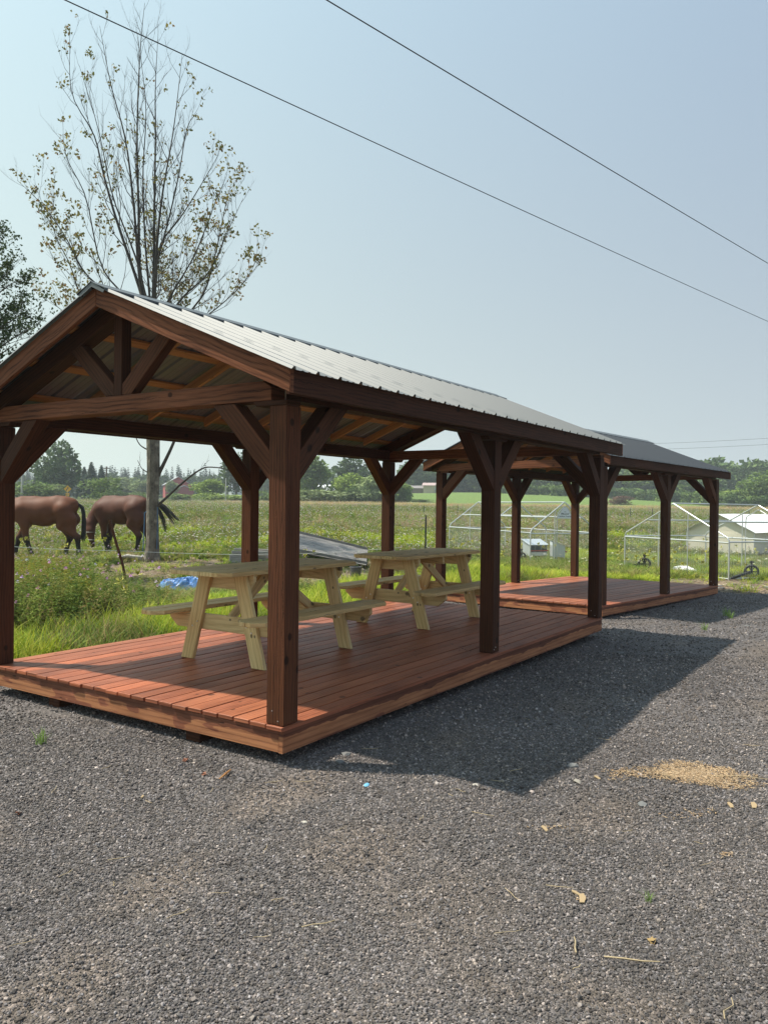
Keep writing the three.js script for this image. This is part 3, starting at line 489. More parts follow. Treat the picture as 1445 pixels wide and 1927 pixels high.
  // goldenrod and yellow patches, white umbels by the pens
  visit(2600, 9, 40, (x, z, d, s, e, dirt) => { if (dirt > 0.4 || e < 2) return; const v = noise2(x * 0.6, z * 0.6, 27); if (v > 0.585) F.yellow.push([x, ground(x, z) + rr(0.3, 0.6, r), z, 1.6, 1.6, 1.6, 0, r() * 6, 0, 0.42, 0.40, 0.07]); else if (x > 14 && r() < 0.5) F.white.push([x, ground(x, z) + rr(0.25, 0.45, r), z, 1.1, 0.5, 1.1, 0, r() * 6, 0, 0.75, 0.74, 0.60]); });
  const gA = [1, 2, 3].map((k) => grassClump(600 + k, 20, 0.20, 0.44, 0.10, 0.0052)), gB = [1, 2, 3].map((k) => (k === 3 ? mergeGeometries([weed(623, 2, 0.95, 26, 0.075), grassClump(627, 7, 0.6, 1.05, 0.09, 0.004)]) : weed(620 + k, 4, 0.85, 34, 0.095))), gC = [mergeGeometries([grassClump(641, 13, 0.3, 0.62, 0.22, 0.010), weed(644, 2, 0.55, 10, 0.20)]), mergeGeometries([grassClump(642, 11, 0.3, 0.66, 0.24, 0.010), weed(645, 3, 0.50, 9, 0.22)]), weed(643, 5, 0.55, 12, 0.19)], gT = [1, 2].map((k) => grassClump(660 + k, 16, 0.45, 0.85, 0.26, 0.012));
  const nm = ['bright green grass growing along the back edge of the deck', 'long yellow-green grass blades behind the near pavilion', 'lush grass tufts between the decks and the meadow'];
  A.forEach((l, i) => scatter('grass', gA[i], leafGrass, l, nm[i]));
  B.forEach((l, i) => scatter('tall_weeds', gB[i], leafGrass, l, ['rank leafy weeds standing left of the picnic table', 'dark green wild plants around the bare earth', 'tangled leafy weeds below the two horses'][i]));
  Cc.forEach((l, i) => scatter('meadow_grass', gC[i], leafGrass, l, ['olive meadow grass mixed with leafy plants across the field', 'uncut meadow grass reaching back to the trees', 'broad leafy meadow plants among the grass'][i]));
  T.forEach((l, i) => scatter('dry_grass', gT[i], leafGrass, l, ['straw-coloured dry grass along the far edge of the meadow', 'pale seeding grass band below the green hill'][i]));
  const petal = new THREE.MeshStandardMaterial({ color: 0xffffff, roughness: 0.8, side: THREE.DoubleSide });
  scatter('pink_flowers', flowerHead(671, 16, 0.026), petal, F.pink, 'pink thistle and knapweed flowers dotted through the weeds');
  scatter('white_flowers', flowerHead(672, 18, 0.042), petal, F.white, 'white flat flower heads dotted over the meadow');
  scatter('yellow_flowers', flowerHead(673, 18, 0.05), petal, F.yellow, 'yellow goldenrod sprays among the tall weeds');
  // litter on the bare earth: bark bits and dead stalks
  const lit = []; for (let i = 0; i < 5200; i++) { const x = rr(4.5, 18.5, r), z = rr(-14.5, 3, r); if (inYard(x, z) || inPav(x, z, 0.05) || r() > dirtAt(x, z)) continue; const t = r(), c = t < 0.5 ? [0.34, 0.25, 0.16] : t < 0.8 ? [0.20, 0.14, 0.09] : [0.46, 0.38, 0.27]; lit.push([x, ground(x, z) + 0.012, z, rr(0.02, 0.12, r), 0.008, rr(0.008, 0.025, r), rr(-0.2, 0.2, r), r() * 6.3, rr(-0.25, 0.25, r), ...c]); }
  scatter('bark_litter', chipGeo(680, 1), new THREE.MeshStandardMaterial({ color: 0xffffff, roughness: 0.95 }), lit, 'brown bark bits and dead stalks littering the bare earth');
  // single green tufts that came up through the gravel
  const tuft = grassClump(690, 26, 0.05, 0.13, 0.035, 0.003), tm = leafMat(0.17, 0.27, 0.05, 0.3);
  for (const [x, z, sc, lab] of [[-0.62, -1.62, 1.0, 'small green weed at the edge of the deck front rim'], [-0.367, 2.367, 0.42, 'tiny green sprig alone in the near right gravel'], [7.9, 0.9, 1.1, 'small weed tuft in the shade between the two decks'], [10.3, 0.75, 1.5, 'flat grass patch in the shade beside the second deck'], [10.05, 0.86, 1.2, 'smaller grass patch next to the second deck shade']]) solo('weed_tuft', tuft, tm, lab, 'weed', [x, yardY(x, z), z]).scale.setScalar(sc);
}
// ---------------------------------------------------------------- trees
// the half-bare maple beside the meadow: limbs laid out in its own frame (across, up, depth) and grown into twigs
function limbs() { return { wood: [], leaf: [], col: [] }; }
function mapleLeaf(S, p, size, r, cols) {
  const n = V(rr(-1, 1, r), rr(-0.6, 1, r), rr(-1, 1, r)).normalize(), a = V(0, 1, 0).cross(n).normalize(); if (!a.lengthSq()) a.set(1, 0, 0); const b = n.clone().cross(a), c = pick(cols, r), v = rr(0.75, 1.25, r), t0 = r() * 6.3;
  const at = (k, q) => { const t = t0 + k; return p.clone().addScaledVector(a, Math.cos(t) * q).addScaledVector(b, Math.sin(t) * q); };
  const o = [at(0, size), at(0.55, size * 0.55), at(1.15, size * 0.95), at(2.0, size * 0.5), at(4.3, size * 0.5), at(5.15, size * 0.95), at(5.75, size * 0.55)];
  for (let i = 0; i < o.length; i++) { const x = o[i], y = o[(i + 1) % o.length]; S.leaf.push(p.x, p.y, p.z, x.x, x.y, x.z, y.x, y.y, y.z); for (let k = 0; k < 3; k++) S.col.push(c[0] * v, c[1] * v, c[2] * v); }
}
function grow(S, pts, r0, r1, r, { sec = 9, secLen = 1.6, twigs = 6, leafP = () => 0.3, leafSize = 0.06, cols, up = 0.5, from = 0.2, cluster = 5 }) {
  const cv = new THREE.CatmullRomCurve3(pts), n = Math.max(6, pts.length * 3), P = cv.getPoints(n);
  S.wood.push(tube(P, P.map((_, i) => lerp(r0, r1, Math.pow(i / n, 0.8))), 6, false));
  const branch = (a, dir, len, rad, depth) => {
    const k = depth ? 5 : 4, Q = [a.clone()], d = dir.clone(); let q = a.clone();
    for (let i = 0; i < k; i++) { d.add(V(rr(-0.22, 0.22, r), rr(-0.08, 0.22, r) + up * 0.12, rr(-0.22, 0.22, r))).normalize(); q = q.clone().addScaledVector(d, len / k); Q.push(q); }
    S.wood.push(tube(Q, Q.map((_, i) => lerp(rad, rad * 0.3, i / k)), depth ? 4 : 3, false));
    if (depth) for (let j = 0; j < twigs; j++) { const t = rr(0.25, 1, r) * k, i = Math.min(k - 1, Math.floor(t)), pp = Q[i].clone().lerp(Q[i + 1], t - i), td = d.clone().add(V(rr(-0.9, 0.9, r), rr(-0.3, 0.7, r), rr(-0.9, 0.9, r))).normalize(); branch(pp, td, len * rr(0.22, 0.45, r), rad * 0.42, 0); }
    else if (r() < leafP(q)) { const m = Math.ceil(cluster * rr(0.5, 1.4, r)); for (let j = 0; j < m; j++) mapleLeaf(S, q.clone().add(V(rr(-1, 1, r), rr(-1, 0.7, r), rr(-1, 1, r)).multiplyScalar(leafSize * 1.9)), leafSize * rr(0.6, 1.15, r), r, cols); }
  };
  for (let i = 0; i < sec; i++) {
    const t = from + (1 - from) * Math.pow((i + r()) / sec, 0.9), p = cv.getPointAt(Math.min(1, t)), d = cv.getTangentAt(Math.min(1, t)), side = V(rr(-1, 1, r), rr(-0.2, 0.3, r), rr(-1, 1, r)).normalize();
    branch(p, d.clone().multiplyScalar(1.0).addScaledVector(side, rr(0.5, 0.95, r)).normalize(), secLen * rr(0.5, 1.15, r) * lerp(1, 0.55, t), lerp(r0, r1, t) * 0.34 + 0.0028, 1);
  }
}
function finish(S, g, barkMat) {
  part(g, 'branches', mergeGeometries(S.wood), barkMat);
  const lg = fromP(S.leaf); lg.setAttribute('color', new THREE.Float32BufferAttribute(S.col, 3)); part(g, 'crown', lg, leafMatV(0.35));
}
{
  const r = rng(1717), [bx, bz] = site(21, -6.12), gy = ground(bx, bz);
  const g = thing('maple_tree', 'tall half-bare maple with sparse olive leaves rising behind the near pavilion', 'tree', [bx, gy, bz]);
  const L = (a, y, b = 0) => V(a * 0.552 + b * AX, y, a * 0.8338 + b * AZ);           // across, up, depth -> tree frame
  const trunk = [[0.02, -0.1, 0.26], [0.0, 0.12, 0.21], [0.02, 0.5, 0.165], [0.0, 1.4, 0.155], [0.02, 2.4, 0.165], [0.0, 3.4, 0.175], [-0.03, 4.6, 0.165], [-0.1, 5.6, 0.15], [-0.16, 6.4, 0.13], [-0.18, 7.0, 0.10]];
  part(g, 'trunk', tube(trunk.map(([a, y]) => L(a, y)), trunk.map((t) => t[2]), 14), M.bark);
  const S = limbs(), cols = [[0.22, 0.18, 0.045], [0.29, 0.23, 0.05], [0.17, 0.16, 0.045], [0.25, 0.15, 0.06], [0.16, 0.17, 0.05]];
  const q = (px, py, b = 0) => L(px / 71, 1.6 + py / 71, b);                           // in 71sts of a metre from the trunk foot
  const leafP = (p) => { const y = p.y, q = sm(0.5, 2.2, Math.hypot(p.x, p.z)); return (y < 7.6 ? 0.40 : y < 9.6 ? 0.34 : y < 11.5 ? 0.22 : 0.09) * (0.3 + 0.9 * q); };
  const opt = (o) => ({ sec: 14, secLen: 1.6, twigs: 8, leafP, leafSize: 0.058, cols, up: 0.6, cluster: 8, ...o });
  const lead = [
    [[-8, 330], [-24, 402], [-37, 546], [-55, 676], [-84, 773], [-105, 882]], [[-10, 335], [-33, 409], [-76, 539], [-101, 618], [-123, 690], [-166, 769], [-175, 877]],
    [[-4, 340], [-1, 402], [-2, 546], [1, 690], [-2, 769], [0, 882]], [[-8, 350], [-26, 427], [-37, 546], [-40, 654], [-42, 762], [-37, 877], [-36, 950]],
    [[-3, 350], [3, 467], [20, 562], [40, 682], [60, 817]], [[-2, 350], [10, 477], [50, 535], [90, 602], [115, 652]], [[0, 320], [35, 382], [75, 456], [118, 546], [143, 600]],
    [[2, 300], [53, 374], [104, 420], [147, 492], [173, 546]], [[2, 270], [60, 330], [104, 359], [165, 420], [187, 463]], [[-6, 310], [-60, 370], [-123, 420], [-166, 492], [-202, 546], [-247, 587]],
    [[-6, 290], [-70, 325], [-141, 380], [-177, 456], [-209, 510], [-222, 560]], [[-8, 330], [-50, 380], [-105, 438], [-141, 582], [-181, 654], [-190, 704]], [[-4, 270], [-100, 310], [-160, 345], [-195, 372]],
    [[-2, 345], [5, 430], [30, 520], [52, 600], [70, 690], [88, 705]], [[-8, 345], [-30, 440], [-70, 560], [-95, 680], [-130, 790]], [[-2, 345], [-14, 480], [-18, 600], [-10, 720], [-20, 840]], [[0, 300], [80, 380], [110, 470], [128, 560], [135, 610]]];
  lead.forEach((l, i) => { const dep = rr(-1.6, 1.6, r) * (i < 5 ? 0.5 : 1); grow(S, l.map(([a, y], k) => q(a + rr(-3, 3, r), y, dep * (k / l.length))), i < 5 ? 0.052 : 0.034, 0.004, r, opt({ sec: 14 + (l.length > 5 ? 5 : 0) })); });
  for (let i = 0; i < 6; i++) { const az = (r() < 0.5 ? 1 : -1) * rr(0.9, 2.1, r), reach = rr(1.2, 2.7, r), top = rr(7.5, 12.5, r), y0 = rr(5.6, 6.9, r); grow(S, [L(-0.15, y0), L(Math.cos(az) * reach * 0.35, lerp(y0, top, 0.35), Math.sin(az) * reach * 0.5), L(Math.cos(az) * reach * 0.7, lerp(y0, top, 0.7), Math.sin(az) * reach * 0.85), L(Math.cos(az) * reach, top, Math.sin(az) * reach)], 0.03, 0.004, r, opt({})); }
  // low dead limbs seen under the eave
  const bare = opt({ leafP: () => 0, sec: 4, secLen: 0.7, twigs: 2, from: 0.4 });
  grow(S, [L(0.12, 2.25), L(0.3, 2.62), L(0.52, 3.1), L(0.68, 3.55), L(0.85, 4.2), L(1.05, 5.0)], 0.055, 0.02, r, bare);
  grow(S, [L(0.1, 1.45), L(0.42, 1.75), L(0.85, 2.15), L(1.35, 2.5), L(1.65, 2.52), L(2.05, 2.46)], 0.038, 0.012, r, { ...bare, sec: 2 });
  grow(S, [L(0.1, 3.2), L(0.3, 3.6), L(0.5, 4.1)], 0.045, 0.015, r, bare); grow(S, [L(-0.12, 2.95), L(-0.35, 3.1), L(-0.5, 3.45), L(-0.55, 3.9)], 0.02, 0.006, r, bare); grow(S, [L(-0.12, 2.36), L(-0.28, 2.46), L(-0.4, 2.68)], 0.016, 0.006, r, { ...bare, sec: 1 });
  grow(S, [L(-0.1, 3.25), L(-0.3, 3.4), L(-0.38, 3.8)], 0.012, 0.004, r, bare);
  finish(S, g, M.twig);
  solo('bleached_root', tube([L(-0.22, 0.10, -0.1), L(-0.6, 0.16, -0.15), L(-1.15, 0.05, -0.2)], [0.06, 0.05, 0.03], 8), M.grey[0], 'pale bleached root lying left of the maple foot', 'root', [bx, gy, bz]);
  const rope = new THREE.MeshStandardMaterial({ color: lin(0.05, 0.13, 0.24), roughness: 0.8 });
  solo('blue_rope', tube([L(-0.19, 0.3, -0.17), L(-0.16, 0.8, -0.17), L(-0.155, 1.3, -0.15), L(-0.1, 1.33, -0.19)], [0.012, 0.012, 0.012, 0.012], 6), rope, 'blue rope hanging down the left side of the maple trunk', 'rope', [bx, gy, bz]);
  solo('blue_rope', tube([L(0.17, 0.35, -0.14), L(0.175, 0.9, -0.12), L(0.17, 1.45, -0.12)], [0.01, 0.01, 0.01], 6), rope, 'blue rope hanging down the right side of the maple trunk', 'rope', [bx, gy, bz]);
}
{
  // leafy tree at the left edge, only its outer sprays reach into view
  const r = rng(2929), [bx, bz] = site(17, -9.6), gy = ground(bx, bz), g = thing('leafy_tree', 'dark leafy tree at the left edge beside the gable', 'tree', [bx, gy, bz]);
  const L = (a, y, b = 0) => V(a * 0.552 + b * AX, y, a * 0.8338 + b * AZ), S = limbs(), cols = [[0.045, 0.075, 0.022], [0.06, 0.095, 0.03], [0.085, 0.12, 0.035], [0.035, 0.055, 0.02]];
  part(g, 'trunk', tube([L(0, -0.1), L(0.05, 2), L(-0.05, 4), L(0, 6), L(0.05, 7.6)], [0.24, 0.18, 0.15, 0.10, 0.04], 10), M.bark);
  const opt = { sec: 15, secLen: 1.15, twigs: 8, leafP: () => 0.95, leafSize: 0.042, cols, up: 0.35, cluster: 6, from: 0.25 };
  for (const [x, y, b] of [[1.3, 7.05, 0], [1.4, 6.6, 0.3], [1.85, 6.3, -0.2], [1.95, 5.75, 0.1], [2.05, 5.35, 0], [1.9, 4.95, -0.3], [1.6, 4.5, 0.2], [1.1, 6.9, -0.4], [0.7, 7.3, 0.2], [1.3, 5.6, 0.5], [1.5, 5.2, -0.6], [0.3, 7.4, -0.5]]) grow(S, [L(0.02, y - rr(1.6, 2.4, r)), L(x * 0.45, y - 0.8, b * 0.5), L(x * 0.8, y - 0.25, b), L(x, y, b)], 0.035, 0.006, r, opt);
  for (let i = 0; i < 12; i++) { const a = r() * 6.3, R0 = rr(1, 2.2, r), y = rr(3.8, 8, r); if (Math.cos(a) > 0.3) continue; grow(S, [L(0, y - 1.5), L(Math.cos(a) * R0 * 0.5, y - 0.6, Math.sin(a) * R0 * 0.5), L(Math.cos(a) * R0, y, Math.sin(a) * R0)], 0.03, 0.006, r, opt); }
  finish(S, g, M.twig);
}
// background trees: a tapered trunk and a crown of leaf sprays gathered in clumps
function crownGeo(seed, lobes, leaves, shape, size, droop = 0) {  // unit crown: width 1, height 1, foot at y = 0
  const r = rng(seed), P = [], C = [], LB = [];
  for (let i = 0; i < lobes; i++) { const y = shape === 'bush' ? rr(0.12, 0.8, r) : rr(0.2, 0.88, r), prof = shape === 'bush' ? Math.sqrt(Math.max(0.05, 1 - Math.pow((y - 0.2) / 0.8, 2))) : Math.sin(Math.PI * Math.pow(y, 0.85)) , a = r() * 6.3, q = Math.sqrt(r()) * 0.34 * prof, rad = rr(0.12, 0.22, r) * (shape === 'bush' ? 1.05 : 1); LB.push([Math.cos(a) * q, y, Math.sin(a) * q, rad, rr(0.8, 1.2, r)]); }
  for (let i = 0; i < leaves; i++) {
    const [cx, cy, cz, cr, tone] = LB[i % lobes], n = V(rr(-1, 1, r), rr(-0.75, 1, r), rr(-1, 1, r)); if (n.lengthSq() > 1) { i--; continue; } n.normalize();
    const rad = cr * (0.62 + 0.42 * Math.sqrt(r())) * (r() < 0.06 ? 1.2 : 1), p = V(cx + n.x * rad, Math.max(0.01, cy + n.y * rad * 0.8), cz + n.z * rad);
    const t = V(n.x + rr(-0.7, 0.7, r), n.y * 0.5 + rr(-0.6, 0.6, r) - droop, n.z + rr(-0.7, 0.7, r)).normalize(), s = size * rr(0.6, 1.3, r), sd = t.clone().cross(V(rr(-1, 1, r), rr(0.2, 1, r), rr(-1, 1, r)).normalize()).normalize();
    const e = p.clone().addScaledVector(t, s * (1 + droop)), m = p.clone().addScaledVector(t, s * 0.5), u = m.clone().addScaledVector(sd, s * 0.42), w = m.clone().addScaledVector(sd, -s * 0.42);
    P.push(p.x, p.y, p.z, u.x, u.y, u.z, e.x, e.y, e.z, p.x, p.y, p.z, e.x, e.y, e.z, w.x, w.y, w.z);
    const v = tone * rr(0.8, 1.2, r); for (let k = 0; k < 6; k++) C.push(v, v, v * rr(0.9, 1.1, r));
  }
  const g = fromP(P); g.setAttribute('color', new THREE.Float32BufferAttribute(C, 3)); return g;
}
function coniferGeo(seed, layers, per) {
  const r = rng(seed), P = [], C = [];
  for (let l = 0; l < layers; l++) { const y = 0.05 + 0.93 * Math.pow(l / layers, 0.9), rad = 0.5 * Math.pow(1 - y, 0.85) + 0.02; for (let k = 0; k < per; k++) { const a = r() * 6.3, q = rad * rr(0.55, 1.1, r), d = V(Math.cos(a), 0, Math.sin(a)), sd = V(-d.z, 0, d.x), b = d.clone().multiplyScalar(q * 0.25).add(V(0, y + rr(-0.01, 0.01, r), 0)), e = d.clone().multiplyScalar(q).add(V(0, y - q * 0.28 + rr(-0.01, 0.02, r), 0)), m = b.clone().lerp(e, 0.55).add(V(0, 0.012, 0)), w = q * 0.24 + 0.012, u = m.clone().addScaledVector(sd, w), v = m.clone().addScaledVector(sd, -w); u.y -= 0.02; v.y -= 0.02; P.push(b.x, b.y, b.z, u.x, u.y, u.z, e.x, e.y, e.z, b.x, b.y, b.z, e.x, e.y, e.z, v.x, v.y, v.z); const t = rr(0.75, 1.2, r); for (let j = 0; j < 6; j++) C.push(t, t, t); } }
  const g = fromP(P); g.setAttribute('color', new THREE.Float32BufferAttribute(C, 3)); return g;
}
const CROWN = { round: [1, 2, 3].map((k) => crownGeo(800 + k, 26, 3400, 'tree', 0.062)), bush: [1, 2].map((k) => crownGeo(820 + k, 22, 2600, 'bush', 0.055)), willow: [crownGeo(830, 22, 3000, 'tree', 0.075, 0.9)], conifer: [1, 2].map((k) => coniferGeo(840 + k, 30, 26)) };
const TONES = { dark: [0.078, 0.125, 0.036], mid: [0.155, 0.225, 0.048], light: [0.25, 0.33, 0.062], grey: [0.21, 0.26, 0.10], fir: [0.040, 0.068, 0.030], brown: [0.20, 0.115, 0.075] }, toneMat = {};
const tone = (k) => toneMat[k] ??= (() => { const m = leafMat(...TONES[k], 0.25); m.vertexColors = true; return m; })();
const TRUNK = tube([V(0, -0.05, 0), V(0.01, 0.4, 0), V(-0.01, 0.75, 0.01), V(0, 1, 0)], [0.05, 0.036, 0.022, 0.006], 7);
function farTree(kind, t, d, s, top, width, label, { name, skirt = 0.06, group } = {}) {
  const [x, z] = site(d, s), y = ground(x, z), h = top - y, nm = name || (kind === 'conifer' ? 'conifer_tree' : kind === 'bush' ? 'shrub' : kind === 'willow' ? 'willow_tree' : 'broadleaf_tree');
  const g = thing(nm, label, kind === 'bush' ? 'shrub' : 'tree', [x, y, z], R() * 6.3, group);
  const tr = part(g, kind === 'bush' ? 'stem' : 'trunk', TRUNK, M.bark); tr.scale.set(kind === 'bush' ? h * 0.4 : h * 0.7, h * 0.8, kind === 'bush' ? h * 0.4 : h * 0.7);
  const c = part(g, 'crown', pick(CROWN[kind]), tone(t)); c.position.y = kind === 'bush' ? -0.05 * h : h * skirt; const cw = width * (kind === 'conifer' ? 1.9 : 1.28); c.scale.set(cw, (h * (1 - (kind === 'bush' ? -0.05 : skirt))) * 1.02, cw); return g;
}
for (const [kind, t, d, s, top, w, label, o] of [   // metres out, metres across, crown top, crown width
  ['round', 'dark', 135, -55.3, 11.81, 7.0, 'tall dark round-crowned tree behind the yellow road sign', { skirt: 0.02 }],
  ['conifer', 'fir', 150, -56.6, 8.08, 2.6, 'left of the three spruces right of the road sign'], ['conifer', 'fir', 146, -53.8, 8.80, 2.9, 'tallest middle spruce right of the road sign'], ['conifer', 'fir', 152, -54.1, 8.51, 2.6, 'right-hand spruce nearest the leaning utility pole'],
  ['conifer', 'fir', 150, -65.1, 7.47, 3.4, 'spruce left of the tall dark tree behind the horses'],
  ['bush', 'mid', 117, -52.6, 4.61, 6.3, 'large roadside bush at the left above the first horse'], ['bush', 'grey', 119, -50.2, 4.22, 4.8, 'olive bush below the tall dark tree'], ['bush', 'mid', 122, -43.5, 5.53, 5.7, 'big olive bush at the leaning utility pole'], ['bush', 'dark', 119, -39.4, 3.32, 4.0, 'low dark bush right of the leaning utility pole'],
  ['round', 'grey', 215, -69.7, 7.98, 10.1, 'hazy pale tree at the foot of the distant wood'], ['round', 'grey', 205, -61.0, 6.79, 7.7, 'second hazy pale tree just left of the maple trunk'], ['bush', 'mid', 150, -46.2, 3.39, 6.0, 'low far bush just left of the maple trunk'],
  ['round', 'light', 145, -31.9, 5.63, 6.0, 'rounded yellow-green tree right of the red barn', { skirt: 0.0 }], ['bush', 'mid', 131, -33.1, 3.01, 5.4, 'hedge bush in front of the red barn'], ['bush', 'light', 127, -27.2, 3.20, 5.9, 'leafy green hedge bush below the rounded yellow-green tree'], ['bush', 'light', 131, -23.4, 2.95, 6.1, 'pale hedge bush behind the back middle post'],
  ['round', 'dark', 165, -30.7, 11.43, 7.3, 'dark tree behind the white house and the post'], ['round', 'grey', 190, -50.8, 6.49, 3.1, 'slim grey-green tree at the barn corner', { skirt: 0 }], ['bush', 'mid', 133, -18.9, 3.74, 6.2, 'hedge bush hidden partly by the front corner post'],
  ['round', 'mid', 142, -12.8, 9.86, 7.0, 'tall green tree right of the front corner post', { skirt: 0 }], ['bush', 'grey', 119, -8.0, 3.80, 9.2, 'wide grey-green willow scrub right of the front corner post'], ['round', 'dark', 168, -6.1, 11.48, 10.3, 'large dark tree above the white roof in the distance', { skirt: 0 }], ['round', 'light', 140, -6.3, 6.83, 6.4, 'bright green tree before the large dark tree', { skirt: 0 }], ['bush', 'dark', 123, -4.6, 4.49, 4.9, 'round dark bush at the meadow edge'],
  ['willow', 'grey', 131, -1.6, 6.55, 6.1, 'drooping grey-green willow left of the far post', { skirt: 0 }], ['willow', 'mid', 137, 2.3, 5.64, 4.4, 'smaller willow behind the far back post', { skirt: 0 }],
  ['bush', 'mid', 150, 7.4, 2.66, 4.8, 'lone shrub on the green slope below the brown shed'], ['round', 'dark', 246, 7.5, 11.29, 9.9, 'dark tree behind the brown shed'], ['round', 'mid', 242, 16.8, 11.25, 12.3, 'broad tree right of the tan barn on the hill', { skirt: 0 }], ['round', 'mid', 236, 23.6, 9.85, 9.5, 'tree on the hilltop seen past the middle post', { skirt: 0 }], ['round', 'mid', 233, 28.9, 8.88, 8.1, 'smaller hilltop tree behind the middle post', { skirt: 0 }],
  ['round', 'dark', 229, 35.6, 9.00, 10.1, 'first tree of the dark row on the hill, from the left', { skirt: 0 }], ['round', 'mid', 227, 42.9, 10.24, 11.5, 'second tree of the row on the hill', { skirt: 0 }], ['round', 'dark', 225, 50.2, 9.51, 9.9, 'third tree of the row on the hill', { skirt: 0 }], ['round', 'mid', 222, 56.7, 10.39, 11.6, 'fourth tree of the row on the hill', { skirt: 0 }], ['round', 'dark', 219, 62.6, 10.94, 10.5, 'fifth tree of the row on the hill, above the reddish bush', { skirt: 0 }],
  ['round', 'mid', 215, 69.1, 11.44, 11.2, 'sixth tree of the row, left of the second pavilion middle post', { skirt: 0 }], ['round', 'dark', 211, 74.7, 10.50, 9.6, 'tree behind the second pavilion middle post', { skirt: 0 }], ['round', 'mid', 204, 79.2, 11.66, 10.9, 'tree seen between the last two posts of the second pavilion', { skirt: 0 }], ['round', 'dark', 195, 81.3, 10.25, 7.8, 'tree behind the last post of the second pavilion', { skirt: 0 }],
  ['round', 'dark', 216, 97.0, 12.99, 10.7, 'tall hazy tree right of the second roof end', { skirt: 0 }], ['round', 'mid', 150, 70.4, 8.17, 6.6, 'nearer layered green tree at the right edge', { skirt: 0 }], ['bush', 'light', 160, 71.0, 5.76, 7.9, 'broad pale bush below the second roof end'], ['round', 'dark', 203, 99.6, 13.23, 11.4, 'hazy tree cut by the right edge of the view', { skirt: 0 }],
  ['bush', 'brown', 150, 44.2, 3.82, 4.6, 'reddish-brown bush alone on the green hill']]) farTree(kind, t, d, s, top, w, label, o || {});
{
  // the wood beyond, read as one mass
  const r = rng(3131), con = [], dec = [], und = [];
  for (let i = 0; i < 620; i++) { const d = rr(300, 400, r), px = rr(-150, 900, r), s = d * (px - 722.5) / 1495, [x, z] = site(d, s), y = ground(x, z), h = rr(9, 14.5, r) * (0.85 + 0.3 * noise2(px * 0.02, 1, 71)); con.push([x, y, z, h * 0.42, h, h * 0.42, 0, r() * 6, 0, 0.032, 0.055, 0.030]); }
  for (let i = 0; i < 240; i++) { const d = rr(252, 330, r), px = rr(-150, 760, r), s = d * (px - 722.5) / 1495, [x, z] = site(d, s); if (Math.abs(px - 331) < 30 && d < 265) continue; const h = rr(4, 8, r); dec.push([x, ground(x, z), z, h * 1.0, h, h * 1.0, 0, r() * 6, 0, 0.08, 0.12, 0.045]); }
  for (let i = 0; i < 330; i++) { const px = rr(760, 1560, r), d = rr(222, 300, r) - (px > 1300 ? 12 : 0), s = d * (px - 722.5) / 1495, [x, z] = site(d, s), h = rr(5, 9.5, r) + sm(1100, 1400, px) * 3; dec.push([x, ground(x, z), z, h * 1.05, h, h * 1.05, 0, r() * 6, 0, ...(r() < 0.5 ? [0.085, 0.135, 0.042] : [0.125, 0.185, 0.048])]); }
  for (let i = 0; i < 260; i++) { const px = rr(930, 1500, r), d = rr(190, 222, r) - sm(1180, 1420, px) * 48, s = d * (px - 722.5) / 1495, [x, z] = site(d, s), h = rr(1.6, 3.4, r); und.push([x, ground(x, z) - 0.2, z, h * 1.5, h, h * 1.5, 0, r() * 6, 0, ...(r() < 0.5 ? [0.095, 0.15, 0.04] : [0.14, 0.20, 0.045])]); }
  const mk = () => { const m = leafMat(1, 1, 1, 0.2); m.vertexColors = true; return m; }, mm = mk();
  scatter('distant_wood', coniferGeo(851, 18, 12), mm, con, 'hazy conifer wood along the far skyline');
  scatter('distant_wood', crownGeo(852, 16, 700, 'tree', 0.12), mm, dec, 'hazy broadleaf wood behind the fields');
  scatter('hedgerow', crownGeo(853, 14, 600, 'bush', 0.11), mm, und, 'dense hedgerow along the top of the green hill');
}
